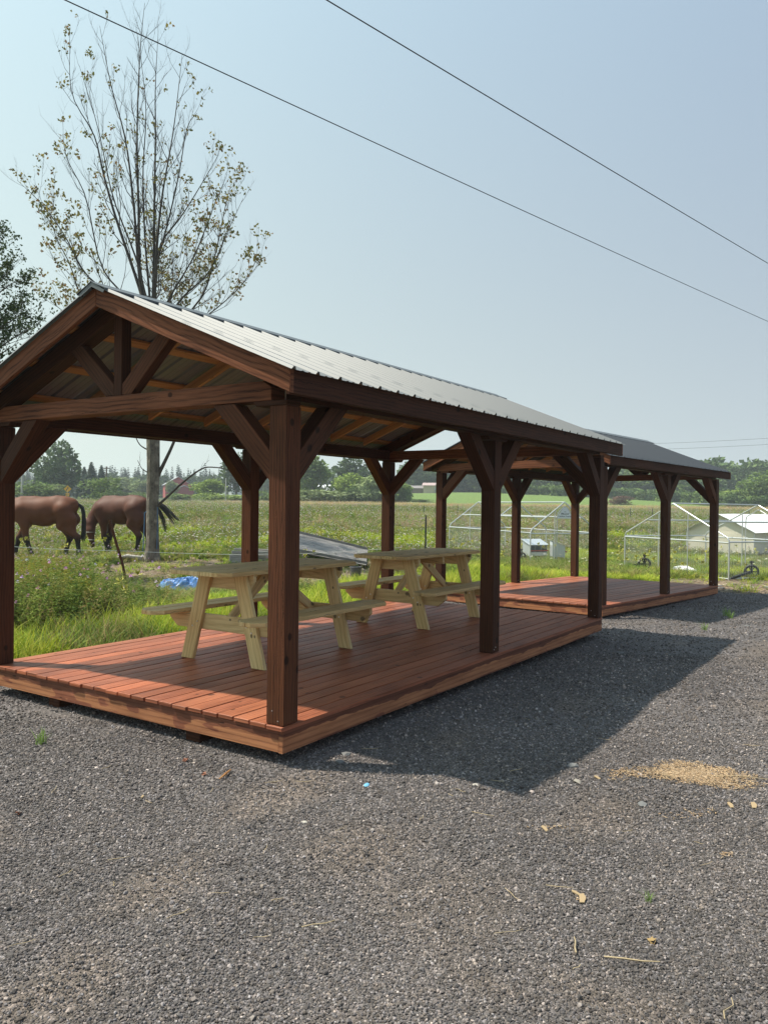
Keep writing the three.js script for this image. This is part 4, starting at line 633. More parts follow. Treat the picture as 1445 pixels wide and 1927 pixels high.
// ---------------------------------------------------------------- horses
function horse({ name, label, bones, hair, coat, pos, turn, scale }) {
  const g = thing(name, label, 'horse', pos, turn); g.scale.setScalar(scale);
  const N = 92, lo = V(-1.25, -0.05, -0.5), hi = V(1.85, 1.85, 0.5), mc = new MarchingCubes(N, new THREE.MeshBasicMaterial(), false, false, 200000);
  const k = 0.032, ZS = 0.86, B = bones.map(([a, ra, b, rb]) => ({ a: V(a[0], a[1], a[2] / ZS), d: V(b[0] - a[0], b[1] - a[1], (b[2] - a[2]) / ZS), ra, rb })), q = V(0, 0, 0), w = V(0, 0, 0);
  B.forEach((b) => { b.l2 = b.d.lengthSq(); });
  for (let z = 0; z < N; z++) for (let y = 0; y < N; y++) for (let x = 0; x < N; x++) {
    q.set(lerp(lo.x, hi.x, x / N), lerp(lo.y, hi.y, y / N), lerp(lo.z, hi.z, z / N) / ZS); let acc = 0, best = 9;
    for (const b of B) { w.copy(q).sub(b.a); const t = clamp(w.dot(b.d) / b.l2, 0, 1); w.addScaledVector(b.d, -t); const dd = w.length() - lerp(b.ra, b.rb, t); if (dd < 0.35) acc += Math.exp(-dd / k); best = Math.min(best, dd); }
    mc.field[x + y * N + z * N * N] = acc > 0 ? k * Math.log(acc) : -best;
  }
  mc.isolation = 0; mc.update();
  const n = mc.count, P = new Float32Array(n * 3);
  for (let i = 0; i < n; i++) { P[3 * i] = lerp(lo.x, hi.x, (mc.positionArray[3 * i] + 1) / 2); P[3 * i + 1] = lerp(lo.y, hi.y, (mc.positionArray[3 * i + 1] + 1) / 2); P[3 * i + 2] = lerp(lo.z, hi.z, (mc.positionArray[3 * i + 2] + 1) / 2); }
  let b = new THREE.BufferGeometry(); b.setAttribute('position', new THREE.BufferAttribute(P, 3)); b = mergeVertices(b, 1e-4); b.computeVertexNormals();
  const p = b.attributes.position, C = [];
  for (let i = 0; i < p.count; i++) { // bay coat with black points
    const x = p.getX(i), y = p.getY(i), z = p.getZ(i), leg = 1 - sm(0.46, 0.74, y + 0.05 * noise2(x * 9, y * 9, 4)), muzzle = sm(coat.muzzle[0] - 0.02, coat.muzzle[0] + 0.14, x) * (1 - sm(coat.muzzle[1] - 0.05, coat.muzzle[1] + 0.08, y)), m = Math.max(leg * (x < coat.head ? 1 : 0), muzzle), v = 0.8 + 0.4 * noise2(x * 5, y * 5 + z * 3, 6);
    for (let c = 0; c < 3; c++) C.push(lerp(coat.body[c] * v, [0.018, 0.014, 0.013][c], m));
  }
  b.setAttribute('color', new THREE.Float32BufferAttribute(C, 3));
  part(g, 'body', b, new THREE.MeshPhysicalMaterial({ vertexColors: true, roughness: 0.6, specularIntensity: 0.45 }));
  const black = new THREE.MeshStandardMaterial({ color: lin(0.014, 0.012, 0.012), roughness: 0.55 }), r = rng(61);
  for (const [nm, curves, count, spread, rad] of hair) { const G = []; for (let i = 0; i < count; i++) { const c = pick(curves, r), t = r(), o = V(rr(-1, 1, r), rr(-1, 1, r), rr(-1, 1, r)), P2 = c.map((a, j) => V(a[0], a[1], a[2]).addScaledVector(o, spread * (0.3 + j / c.length)).add(V(rr(-0.012, 0.012, r), rr(-0.012, 0.012, r), rr(-0.012, 0.012, r)))), cv = new THREE.CatmullRomCurve3(P2), Q = cv.getPoints(8).slice(0, 6 + Math.floor(r() * 3)); G.push(tube(Q, Q.map((_, j) => rad * (1 - 0.8 * j / Q.length)), 4, false)); } part(g, nm, mergeGeometries(G), black); }
  return g;
}
const both = (f) => [...f(-1), ...f(1)];
const trunkBones = [[[-0.5, 1.31, 0], 0.27, [-0.05, 1.19, 0], 0.345], [[-0.05, 1.19, 0], 0.345, [0.44, 1.20, 0], 0.32], [[0.5, 1.47, 0], 0.11, [0.2, 1.47, 0], 0.11], [[0.2, 1.45, 0], 0.10, [-0.3, 1.44, 0], 0.13], [[-0.36, 1.43, 0], 0.17, [-0.68, 1.36, 0], 0.19], [[0.55, 1.18, 0], 0.25, [0.66, 1.22, 0], 0.21]];
const hindLeg = (s, st, hk, ft) => [[[-0.52, 1.22, s * 0.15], 0.24, [-0.6, 1.02, s * 0.16], 0.19], [[-0.6, 1.04, s * 0.16], 0.18, [st[0], st[1], s * 0.16], 0.115], [[-0.72, 1.0, s * 0.15], 0.14, [(st[0] + hk[0]) / 2 - 0.06, 0.76, s * 0.15], 0.09], [[st[0], st[1], s * 0.16], 0.11, [hk[0], hk[1], s * 0.15], 0.066], [[hk[0], hk[1], s * 0.15], 0.062, [ft[0], ft[1] + 0.13, s * 0.15], 0.045], [[ft[0], ft[1] + 0.13, s * 0.15], 0.05, [ft[0] + 0.05, ft[1] + 0.03, s * 0.15], 0.055]];
const foreLeg = (s, el, kn, ft) => [[[0.52, 1.22, s * 0.15], 0.19, [el[0], el[1], s * 0.17], 0.12], [[el[0], el[1], s * 0.17], 0.11, [kn[0], kn[1], s * 0.15], 0.064], [[kn[0], kn[1], s * 0.15], 0.062, [ft[0], ft[1] + 0.13, s * 0.14], 0.043], [[ft[0], ft[1] + 0.13, s * 0.14], 0.048, [ft[0] + 0.05, ft[1] + 0.03, s * 0.14], 0.055]];
{
  const [x, z] = site(21.6, -9.26);
  horse({
    name: 'horse', label: 'bay horse walking left, its head hidden past the left post', pos: [x, ground(x, z), z], turn: 2.156 + 0.10, scale: 1.08,
    bones: [...trunkBones, [[0.6, 1.32, 0], 0.21, [0.95, 1.42, 0], 0.15], [[0.95, 1.42, 0], 0.15, [1.28, 1.47, 0], 0.115], [[1.28, 1.46, 0], 0.115, [1.4, 1.32, 0], 0.115], [[1.4, 1.32, 0], 0.11, [1.66, 1.02, 0], 0.065], [[1.22, 1.56, 0.07], 0.03, [1.25, 1.70, 0.09], 0.012], [[1.22, 1.56, -0.07], 0.03, [1.25, 1.70, -0.09], 0.012],
      ...hindLeg(1, [-0.42, 0.86], [-0.62, 0.55], [-0.5, 0.0]), ...hindLeg(-1, [-0.50, 0.86], [-0.88, 0.57], [-0.92, 0.02]), ...foreLeg(1, [0.44, 0.92], [0.62, 0.54], [0.72, 0.04]), ...foreLeg(-1, [0.40, 0.92], [0.36, 0.52], [0.22, 0.0])],
    hair: [['tail', [[[-0.82, 1.42, 0], [-0.95, 1.30, 0], [-1.0, 0.95, 0], [-0.98, 0.6, 0.01], [-0.96, 0.38, 0.0]]], 80, 0.055, 0.012], ['mane', [[[0.75, 1.53, 0.0], [0.80, 1.50, -0.12], [0.84, 1.36, -0.17]], [[1.0, 1.6, 0.0], [1.02, 1.5, -0.11], [1.05, 1.36, -0.14]], [[1.22, 1.62, 0.0], [1.25, 1.5, -0.09], [1.27, 1.4, -0.1]]], 90, 0.03, 0.010]],
    coat: { body: [0.128, 0.043, 0.019], muzzle: [1.5, 1.2], head: 1.2 }
  });
}
{
  const [x, z] = site(22.9, -7.58), t = 2.156 - 0.36;
  const g = horse({
    name: 'horse', label: 'dark bay horse grazing beside the maple trunk with its tail swishing', pos: [x, ground(x, z), z], turn: t, scale: 1.1,
    bones: [...trunkBones, [[0.6, 1.24, 0], 0.22, [0.78, 1.02, -0.08], 0.16], [[0.78, 1.02, -0.08], 0.155, [0.82, 0.84, -0.18], 0.125], [[0.82, 0.82, -0.18], 0.115, [0.78, 0.66, -0.23], 0.115], [[0.78, 0.66, -0.23], 0.10, [0.68, 0.28, -0.27], 0.06], [[0.88, 0.88, -0.13], 0.03, [0.97, 1.0, -0.10], 0.013], [[0.87, 0.88, -0.25], 0.03, [0.96, 1.0, -0.27], 0.013],
      ...hindLeg(1, [-0.46, 0.86], [-0.76, 0.56], [-0.72, 0.0]), ...hindLeg(-1, [-0.46, 0.86], [-0.70, 0.56], [-0.62, 0.0]), ...foreLeg(1, [0.44, 0.92], [0.48, 0.53], [0.46, 0.0]), ...foreLeg(-1, [0.42, 0.92], [0.40, 0.53], [0.30, 0.0])],
    hair: [['tail', [[[-0.82, 1.40, 0], [-1.02, 1.42, 0.02], [-1.26, 1.28, 0.05], [-1.5, 1.02, 0.08], [-1.68, 0.80, 0.1]], [[-0.82, 1.38, 0], [-1.02, 1.36, 0.03], [-1.2, 1.15, 0.05], [-1.3, 0.85, 0.08], [-1.34, 0.55, 0.1]], [[-0.82, 1.40, 0], [-1.05, 1.44, 0.02], [-1.32, 1.32, 0.05], [-1.6, 1.08, 0.08], [-1.85, 0.92, 0.1]]], 130, 0.05, 0.012], ['mane', [[[0.66, 1.42, 0.0], [0.74, 1.32, 0.08], [0.76, 1.2, 0.12]], [[0.88, 1.12, -0.05], [0.95, 1.02, 0.02], [0.96, 0.92, 0.04]], [[0.92, 0.93, -0.18], [0.92, 0.85, -0.22], [0.88, 0.75, -0.25]]], 70, 0.03, 0.01]],
    coat: { body: [0.092, 0.033, 0.019], muzzle: [0.60, 0.38], head: 0.57 }
  });
  const strap = new THREE.MeshStandardMaterial({ color: lin(0.42, 0.42, 0.40), roughness: 0.6 });
  for (const y of [0.42, 0.62]) { const m = part(g, 'halter', new THREE.TorusGeometry(y > 0.5 ? 0.118 : 0.094, 0.009, 6, 20).rotateX(Math.PI / 2), strap); m.position.set(y > 0.5 ? 0.775 : 0.717, y, y > 0.5 ? -0.233 : -0.256); m.scale.z = 0.9; }
}
// ---------------------------------------------------------------- poultry pens of galvanised pipe and netting
const dirDS = (d, s) => V(d * AX - s * AZ, 0, d * AZ + s * AX);
function pen({ name, label, at, gx, gz, w, len, eave = 1.0, ridge = 1.9, door, sign }) {
  const [x0, z0] = site(...at), y0 = ground(x0, z0), g = thing(name, label, 'poultry pen', [x0, y0, z0]);
  const X = dirDS(...gx).normalize(), Z = dirDS(...gz).normalize(), p = (x, y, z) => { const v = X.clone().multiplyScalar(x).addScaledVector(Z, z); v.y = y + (z ? ground(x0 + v.x, z0 + v.z) - y0 : 0) * (z / len); return v; };
  const rp = 0.021, pipe = (nm, a, b, r = rp) => part(g, nm, rod(a, b, r, 8), M.pipe);
  const bend = (x, z) => { const d = x ? -1 : 1, ex = x, k = 0.14, sl = (ridge - eave) / (w / 2); return [p(ex, 0, z), p(ex, eave - 0.08, z), p(ex + d * 0.015, eave - 0.01, z), p(ex + d * 0.06, eave + 0.06 * sl + 0.03, z), p(w / 2 - d * 0.10, ridge - 0.09 * sl, z), p(w / 2 - d * 0.04, ridge - 0.012, z), p(w / 2, ridge, z)]; };
  for (const z of [0, len]) for (const x of [0, w]) { const b = bend(x, z); part(g, 'end_frame', tube(b, b.map(() => rp), 8), M.pipe); }
  if (len > 4) for (const x of [0, w]) { const b = bend(x, len / 2); part(g, 'middle_frame', tube(b, b.map(() => rp), 8), M.pipe); }
  pipe('ridge_pipe', p(w / 2, ridge + 0.01, 0), p(w / 2, ridge + 0.01, len));
  for (const x of [0, w]) { pipe('eave_rail', p(x, eave - 0.05, 0), p(x, eave - 0.05, len)); pipe('base_rail', p(x, 0.04, 0), p(x, 0.04, len)); const q = x ? w * 0.77 : w * 0.23; pipe('roof_rail', p(q, lerp(eave, ridge, 0.46) + 0.02, 0), p(q, lerp(eave, ridge, 0.46) + 0.02, len)); }
  for (const z of [0, len]) { pipe('gable_rail', p(0, eave - 0.07, z), p(w, eave - 0.07, z)); pipe('base_rail', p(0, 0.03, z), p(w, 0.03, z)); }
  for (const z of [0, len]) for (const q of [0.36, 0.64]) pipe('gable_upright', p(w * q, 0, z), p(w * q, lerp(eave, ridge, q < 0.5 ? q * 2 : 2 - 2 * q) - 0.02, z), 0.014);
  // door frame inside one gable
  { const z = door ? len + 0.03 : -0.03, a = 0.385 * w, b = 0.615 * w, m = (a + b) / 2, pts = [p(a, 0.06, z), p(a, ridge - 0.42, z), p(a + 0.04, ridge - 0.32, z), p(m - 0.05, ridge - 0.15, z), p(m, ridge - 0.13, z), p(m + 0.05, ridge - 0.15, z), p(b - 0.04, ridge - 0.32, z), p(b, ridge - 0.42, z), p(b, 0.06, z), p(a, 0.06, z)]; const d = part(g, 'door', tube(pts, pts.map(() => 0.014), 8), M.pipe); part(d, 'latch', rod(p(a - 0.05, 0.95, z), p(a + 0.07, 0.95, z), 0.012), M.bolt); }
  // netting: fine wires on the sides and gables
  const G = [], wr = 0.0013, wv = (a, b) => G.push(tube([a, b], [wr, wr], 3, false));
  for (const x of [0, w]) { for (let y = 0.05; y < eave - 0.05; y += 0.034) wv(p(x, y, 0), p(x, y, len)); for (let z = 0; z < len; z += 0.08) wv(p(x, 0.03, z), p(x, eave - 0.05, z)); }
  for (const z of [0, len]) { for (let y = 0.05; y < ridge - 0.08; y += 0.034) { const k = y < eave ? 0 : (y - eave) / (ridge - eave) * w / 2; wv(p(k, y, z), p(w - k, y, z)); } for (let x = 0.08; x < w; x += 0.08) wv(p(x, 0.03, z), p(x, lerp(eave, ridge, 1 - Math.abs(x / w - 0.5) * 2) - 0.03, z)); }
  const net = part(g, 'wire_netting', mergeGeometries(G), M.wire); net.userData.kind = 'stuff';
  if (sign) {
    const c = document.createElement('canvas'); c.width = 256; c.height = 180; const k = c.getContext('2d'); k.fillStyle = '#d9dbe0'; k.fillRect(0, 0, 256, 180); k.fillStyle = '#22252c'; k.textAlign = 'center';
    k.font = 'italic 24px serif'; k.fillText('The', 128, 84); k.strokeStyle = '#1c1f26'; k.lineWidth = 7; k.lineCap = 'round'; k.beginPath(); k.moveTo(58, 116); k.lineTo(66, 94); k.lineTo(76, 114); k.lineTo(86, 94); k.lineTo(94, 116); for (let i = 0; i < 8; i++) { k.lineTo(100 + i * 12, i % 2 ? 116 : 104); } k.lineTo(200, 92); k.stroke();
    k.font = 'bold 33px sans-serif'; k.fillStyle = '#1d2a33'; k.fillText('Chicken Tractor', 128, 158, 244); 
    const t = new THREE.CanvasTexture(c); t.colorSpace = THREE.SRGBColorSpace;
    const z = -0.045, m = w / 2, a = m - 0.25, b = m + 0.25, yb = ridge - 0.50, pts = [[a, yb], [b, yb], [b, yb + 0.08], [m + 0.05, yb + 0.345], [m - 0.05, yb + 0.345], [a, yb + 0.08]], P = [], U = [], I = [];
    for (const zz of [z, z + 0.006]) for (const [x, y] of pts) { const v = p(x, y, zz); P.push(v.x, v.y, v.z); U.push((x - a) / 0.5, (y - yb) / 0.36); }
    for (let i = 1; i < 5; i++) I.push(0, i + 1, i, 6, 6 + i, 7 + i); for (let i = 0; i < 6; i++) { const j = (i + 1) % 6; I.push(i, j, 6 + i, j, 6 + j, 6 + i); }
    const sg = new THREE.BufferGeometry(); sg.setAttribute('position', new THREE.Float32BufferAttribute(P, 3)); sg.setAttribute('uv', new THREE.Float32BufferAttribute(U, 2)); sg.setIndex(I); const s2 = sg.toNonIndexed(); s2.computeVertexNormals();
    part(g, 'sign_board', s2, new THREE.MeshStandardMaterial({ map: t, roughness: 0.6 }), 'white gable sign with black lettering');
  }
  return { g, p, y0, X, Z, x0, z0 };
}
const pen1 = pen({ name: 'poultry_pen', label: 'galvanised pipe poultry pen with a lettered sign, behind the first back posts', at: [24.4, 4.5], gx: [0.30, 0.95], gz: [0.95, -0.34], w: 2.32, len: 6.0, door: 0, sign: true });
const pen2 = pen({ name: 'poultry_pen', label: 'wide galvanised pipe poultry pen at the right behind the second pavilion', at: [23.4, 7.1], gx: [-0.92, 0.385], gz: [0.385, 0.92], w: 3.9, len: 3.1, door: 1 });
function penWheel(label, base, tip, size = 0.185) { // a cast wheel on a lifting lever
  const g = thing('pen_wheel', label, 'wheel', [tip.x, tip.y, tip.z]), d = dirDS(-0.45, 0.9).normalize(), up = V(0, 1, 0), ax = d.clone().cross(up);
  const Mx = new THREE.Matrix4().makeBasis(d, up, ax).setPosition(0, size, 0), add = (nm, geo, par = g) => part(par, nm, geo.applyMatrix4(Mx), M.black);
  const ty = add('tyre', new THREE.TorusGeometry(size - 0.03, 0.03, 8, 26)); const hub = add('hub', new THREE.CylinderGeometry(0.035, 0.035, 0.09, 12).rotateX(Math.PI / 2));
  for (let i = 0; i < 6; i++) add('spoke', new THREE.BoxGeometry(size - 0.05, 0.022, 0.016).translate((size - 0.05) / 2, 0, 0).rotateZ(i * Math.PI / 3));
  part(g, 'lever', beamGeo(V(0, size, 0), V(base.x - tip.x, base.y - tip.y + 0.06, base.z - tip.z), 0.05, 0.06), M.black); part(g, 'bracket', beamGeo(V(0, size, 0), V(0, size * 2 + 0.06, 0), 0.05, 0.03), M.black); part(g, 'bracket', beamGeo(V(-d.x * 0.05, size * 2 + 0.06, -d.z * 0.05), V(d.x * 0.05, size * 2 + 0.062, d.z * 0.05), 0.03, 0.05), M.black);
}
{ const onG = (d, s) => { const [x, z] = site(d, s); return V(x, ground(x, z), z); };
  penWheel('black spoked wheel on a lever at the near corner of the wide pen', onG(19.75, 8.66), onG(20.4, 9.45)); penWheel('black spoked wheel inside the left corner of the wide pen', onG(23.3, 7.15), onG(22.6, 7.42)); penWheel('black spoked wheel beside the feeders in the signed pen', onG(24.6, 4.1), onG(25.2, 4.36), 0.17); }
// white covered shelter beyond the wide pen
{
  const at = [30.2, 11.5], [x0, z0] = site(...at), y0 = ground(x0, z0), X = dirDS(-0.72, 0.69).normalize(), Z = dirDS(0.60, 0.80).normalize(), p = (x, y, z) => X.clone().multiplyScalar(x).addScaledVector(Z, z).add(V(0, y, 0));
  const g = thing('shelter', 'low white tarpaulin-roofed shelter with beige sides behind the wide pen', 'shelter', [x0, y0, z0]), w = 2.5, len = 3.4, ev = 0.93, rg = 1.56;
  const cloth = (pts, nx, ny, sag, th = 0.012) => { // a draped sheet over four corners, with thickness
    const P = [], I = [], U = [], [a, b, c, d] = pts, nrm = b.clone().sub(a).cross(d.clone().sub(a)).normalize(), m = nx + 1, cnt = m * (ny + 1);
    for (const o of [0, th]) for (let j = 0; j <= ny; j++) for (let i = 0; i <= nx; i++) { const u = i / nx, v = j / ny, q = a.clone().lerp(b, u).lerp(d.clone().lerp(c, u), v), k = Math.sin(u * Math.PI * 4) * Math.sin(v * Math.PI) * sag + (noise2(u * 5, v * 5, 7) - 0.5) * sag; q.addScaledVector(nrm, k - o); P.push(q.x, q.y, q.z); U.push(u, v); }
    for (const s of [0, 1]) for (let j = 0; j < ny; j++) for (let i = 0; i < nx; i++) { const e = s * cnt + j * m + i; s ? I.push(e, e + m, e + 1, e + 1, e + m, e + m + 1) : I.push(e, e + 1, e + m, e + 1, e + m + 1, e + m); }
    const q = new THREE.BufferGeometry(); q.setAttribute('position', new THREE.Float32BufferAttribute(P, 3)); q.setAttribute('uv', new THREE.Float32BufferAttribute(U, 2)); q.setIndex(I); q.computeVertexNormals(); return q;
  };
  const tarp = new THREE.MeshStandardMaterial({ color: lin(0.82, 0.82, 0.80), roughness: 0.55 }), beige = new THREE.MeshStandardMaterial({ color: lin(0.62, 0.57, 0.46), roughness: 0.8 });
  part(g, 'roof_sheet', cloth([p(-0.1, ev - 0.03, -0.12), p(-0.1, ev - 0.03, len), p(w / 2, rg, len), p(w / 2, rg, -0.12)], 16, 8, 0.03), tarp); part(g, 'roof_sheet', cloth([p(w / 2, rg, -0.12), p(w / 2, rg, len), p(w + 0.1, ev - 0.03, len), p(w + 0.1, ev - 0.03, -0.12)], 16, 8, 0.03), tarp);
  part(g, 'side_sheet', cloth([p(w, 0.02, 0.02), p(w, 0.02, 1.55), p(w, ev - 0.02, 1.55), p(w, ev - 0.02, 0.02)], 12, 6, 0.03), beige); part(g, 'door_sheet', cloth([p(w + 0.01, 0.02, 1.56), p(w + 0.01, 0.02, len), p(w + 0.01, ev - 0.02, len), p(w + 0.01, ev - 0.02, 1.56)], 14, 6, 0.06), tarp, 'white creased door sheet'); part(g, 'side_sheet', cloth([p(0, 0.02, 0), p(0, 0.02, len), p(0, ev - 0.02, len), p(0, ev - 0.02, 0)], 12, 6, 0.03), beige); part(g, 'end_sheet', cloth([p(0, 0.02, 0.02), p(w, 0.02, 0.02), p(w, ev, 0.02), p(0, ev, 0.02)], 8, 6, 0.03), beige); part(g, 'end_sheet', cloth([p(0, 0.02, len), p(w, 0.02, len), p(w, ev, len), p(0, ev, len)], 8, 6, 0.03), beige);
  { const a = [p(0.05, ev, 0.03), p(w - 0.05, ev, 0.03), p(w / 2, rg - 0.05, 0.03)], q = new THREE.BufferGeometry(); q.setAttribute('position', new THREE.Float32BufferAttribute(a.flatMap((v) => [v.x, v.y, v.z]), 3)); q.computeVertexNormals(); part(g, 'gable_sheet', q, beige); }
  for (const z of [0, len]) for (const x of [0, w]) part(g, 'leg', rod(p(x, 0, z), p(x, ev, z), 0.02), M.pipe); for (const z of [0, len]) { part(g, 'gable_pipe', rod(p(0, ev - 0.02, z), p(w / 2, rg - 0.03, z), 0.018), M.pipe); part(g, 'gable_pipe', rod(p(w, ev - 0.02, z), p(w / 2, rg - 0.03, z), 0.018), M.pipe); }
}
// galvanised nest boxes, feed sack and sheets by the pens
function nestBox(label, d, s, turn) {
  const [x, z] = site(d, s), g = thing('nest_box', label, 'nest box', [x, ground(x, z), z], turn), tin = new THREE.MeshStandardMaterial({ color: lin(0.62, 0.66, 0.67), metalness: 0.55, roughness: 0.42 }), red = new THREE.MeshStandardMaterial({ color: lin(0.36, 0.06, 0.045), roughness: 0.6 });
  slab(g, 'side_panel', tin, [[-0.2, 0.16], [0.2, 0.16], [0.2, 0.52], [-0.2, 0.66]], 'x', -0.35, -0.34, { bevel: 0 }); slab(g, 'side_panel', tin, [[-0.2, 0.16], [0.2, 0.16], [0.2, 0.52], [-0.2, 0.66]], 'x', 0.34, 0.35, { bevel: 0 });
  slab(g, 'back_panel', tin, rect(-0.34, 0.16, 0.34, 0.64), 'z', -0.2, -0.19, { bevel: 0 }); slab(g, 'floor_panel', tin, rect(-0.34, -0.19, 0.34, 0.2), 'y', 0.16, 0.17, { bevel: 0 }); slab(g, 'roof_panel', tin, [[-0.24, 0.69], [0.25, 0.515], [0.25, 0.525], [-0.24, 0.70]], 'x', -0.39, 0.39, { bevel: 0 });
  slab(g, 'front_lip', tin, rect(-0.34, 0.17, 0.34, 0.28), 'z', 0.19, 0.2, { bevel: 0 }); for (const q of [-0.11, 0.11]) slab(g, 'divider', tin, [[-0.19, 0.17], [0.19, 0.17], [0.19, 0.50], [-0.19, 0.63]], 'x', q, q + 0.008, { bevel: 0 });
  part(g, 'perch', beamGeo(V(-0.36, 0.33, 0.24), V(0.36, 0.33, 0.24), 0.04, 0.035), red); for (const q of [-0.34, 0.34]) for (const k of [-0.17, 0.17]) part(g, 'leg', rod(V(q, 0, k), V(q, 0.18, k), 0.012), tin); return g;
}
nestBox('left tin nest box with red perch in the signed pen', 26.4, 5.02, -0.55); nestBox('right tin nest box with sloping lid in the signed pen', 25.9, 5.66, 0.5);
function crumple(seed, sx, sy, sz, mat, name, label, cat, pos, turn) {
  const r = rng(seed), g0 = new THREE.SphereGeometry(1, 40, 22), p = g0.attributes.position;
  for (let i = 0; i < p.count; i++) { const x = p.getX(i), y = p.getY(i), z = p.getZ(i), k = 0.72 + 0.42 * noise2(x * 2.2 + seed, z * 2.2, seed, 3) + 0.22 * Math.abs(Math.sin((x * 3 + z * 5 + noise2(x * 3, z * 3, seed) * 4))), e = Math.pow(Math.abs(y), 0.9); p.setXYZ(i, x * k * sx, Math.max(-0.02, y) * k * sy, z * k * sz); }
  g0.computeVertexNormals(); const m = solo(name, g0, mat, label, cat, pos); m.rotation.y = turn; return m;
}
const gp = (d, s, up = 0) => { const [x, z] = site(d, s); return [x, ground(x, z) + up, z]; };
const cotton = new THREE.MeshStandardMaterial({ color: lin(0.80, 0.79, 0.76), roughness: 0.75 });
crumple(91, 0.46, 0.17, 0.26, cotton, 'feed_sack', 'white feed sack lying inside the wide pen', 'sack', gp(21.9, 8.30), 0.9);
crumple(92, 0.42, 0.07, 0.24, cotton, 'feed_sack', 'flattened white sack on the grass in the signed pen', 'sack', gp(24.0, 4.85), 0.3);
crumple(93, 0.30, 0.06, 0.16, cotton, 'feed_sack', 'small white sack scrap left of the tin nest boxes', 'sack', gp(24.6, 4.3), 1.0);
{ // a blue sheet dropped in sharp folds
  const n = 26, P = [], I = [], q = (u, v) => { const a = Math.abs(noise2(u * 3.1 + 4, v * 3.1, 94, 2) - 0.5) * 2, b = Math.abs(noise2(u * 7 + 9, v * 7, 95, 2) - 0.5) * 2, e = Math.min(1, 3.2 * (1 - Math.max(Math.abs(u), Math.abs(v)))), k = 1 + 0.25 * (noise2(u * 2, v * 2, 96) - 0.5); return V(u * 0.42 * k + 0.05 * v, 0.012 + e * (0.06 + 0.17 * (1 - a) * (0.5 + 0.5 * (0.4 + u * 0.6)) + 0.05 * (1 - b)), v * 0.25 * k); };
  for (let j = 0; j <= n; j++) for (let i = 0; i <= n; i++) { const p = q(i / n * 2 - 1, j / n * 2 - 1); P.push(p.x, p.y, p.z); }
  for (let j = 0; j < n; j++) for (let i = 0; i < n; i++) { const a = j * (n + 1) + i; I.push(a, a + n + 1, a + 1, a + 1, a + n + 1, a + n + 2); }
  let g = new THREE.BufferGeometry(); g.setAttribute('position', new THREE.Float32BufferAttribute(P, 3)); g.setIndex(I); g = g.toNonIndexed(); g.computeVertexNormals();
  const m = solo('tarpaulin', g, new THREE.MeshPhysicalMaterial({ color: lin(0.075, 0.20, 0.46), roughness: 0.42, side: THREE.DoubleSide }), 'crumpled blue tarpaulin on the bare earth left of the table', 'tarpaulin', gp(15.0, -3.82)); m.rotation.y = -0.75;
}
// old weathered boards, a roof panel and a pail on the bare earth
{
  const a = dirDS(0, 1), f = dirDS(1, 0);
  const pile = (nm, label, d, s, o) => { const [x, y, z] = gp(d, s); const g = thing(nm, label, 'boards', [x, y, z]); for (const [x0, y0, z0, x1, y1, z1, w, h] of o) { const q = (u, v, k) => a.clone().multiplyScalar(u).addScaledVector(f, k).add(V(0, v, 0)); part(g, 'board', beamGeo(q(x0, y0, z0), q(x1, y1, z1), w, h, 0.006), M.grey[0]); } };
  pile('board_pile', 'stack of bleached weathered boards behind the back middle post', 20.9, -3.5, [[-0.55, 0.12, 0, 1.2, 0.08, 0.4, 0.24, 0.2], [-0.5, 0.28, 0.05, 1.3, 0.2, 0.5, 0.18, 0.08], [-0.2, 0.32, -0.1, 1.4, 0.24, 0.2, 0.12, 0.05], [-0.45, 0.36, 0.12, 0.9, 0.30, 0.6, 0.10, 0.05]]);
  const [x, y, z] = gp(21.6, -1.7), g = thing('roof_section', 'grey weathered roof section lying tilted behind the front corner post', 'roof section', [x, y, z]);
  const q = (u, v, k) => a.clone().multiplyScalar(u).addScaledVector(f, k).add(V(0, v, 0)), dark = M.grey[1];
  for (let i = 0; i < 6; i++) { const k = -0.75 + i * 0.30, dy = i * 0.02; part(g, 'plank', beamGeo(q(-0.75, 0.40 + (k + 0.75) * 0.22, k), q(1.25, 0.03 + (k + 0.75) * 0.16, k + 0.1), 0.306, 0.03, 0.004, V(0, 1, 0).addScaledVector(a, 0.19).addScaledVector(f, -0.2).normalize()), i % 2 ? dark : M.grey[1]); } part(g, 'edge_rail', beamGeo(q(-0.75, 0.43, -0.92), q(1.28, 0.07, -0.84), 0.06, 0.07), M.grey[1]); part(g, 'edge_rail', beamGeo(q(-0.75, 0.80, 0.92), q(1.25, 0.34, 1.0), 0.06, 0.07), M.grey[1]); part(g, 'prop', beamGeo(q(-0.5, 0.0, -0.3), q(-0.5, 0.45, -0.3), 0.1, 0.1), M.grey[1]); part(g, 'prop', beamGeo(q(-0.5, 0.0, 0.6), q(-0.5, 0.62, 0.6), 0.1, 0.1), M.grey[1]);
  const pail = new THREE.LatheGeometry([[0.0, 0.0], [0.105, 0.0], [0.128, 0.28], [0.135, 0.28], [0.135, 0.30], [0.12, 0.30], [0.10, 0.02], [0, 0.02]].map(([u, v]) => new THREE.Vector2(u, v)), 24); solo('pail', pail, new THREE.MeshStandardMaterial({ color: lin(0.085, 0.085, 0.09), roughness: 0.6 }), 'dark grey pail standing on the bare earth between the tables', 'pail', gp(17.9, -0.62));
}
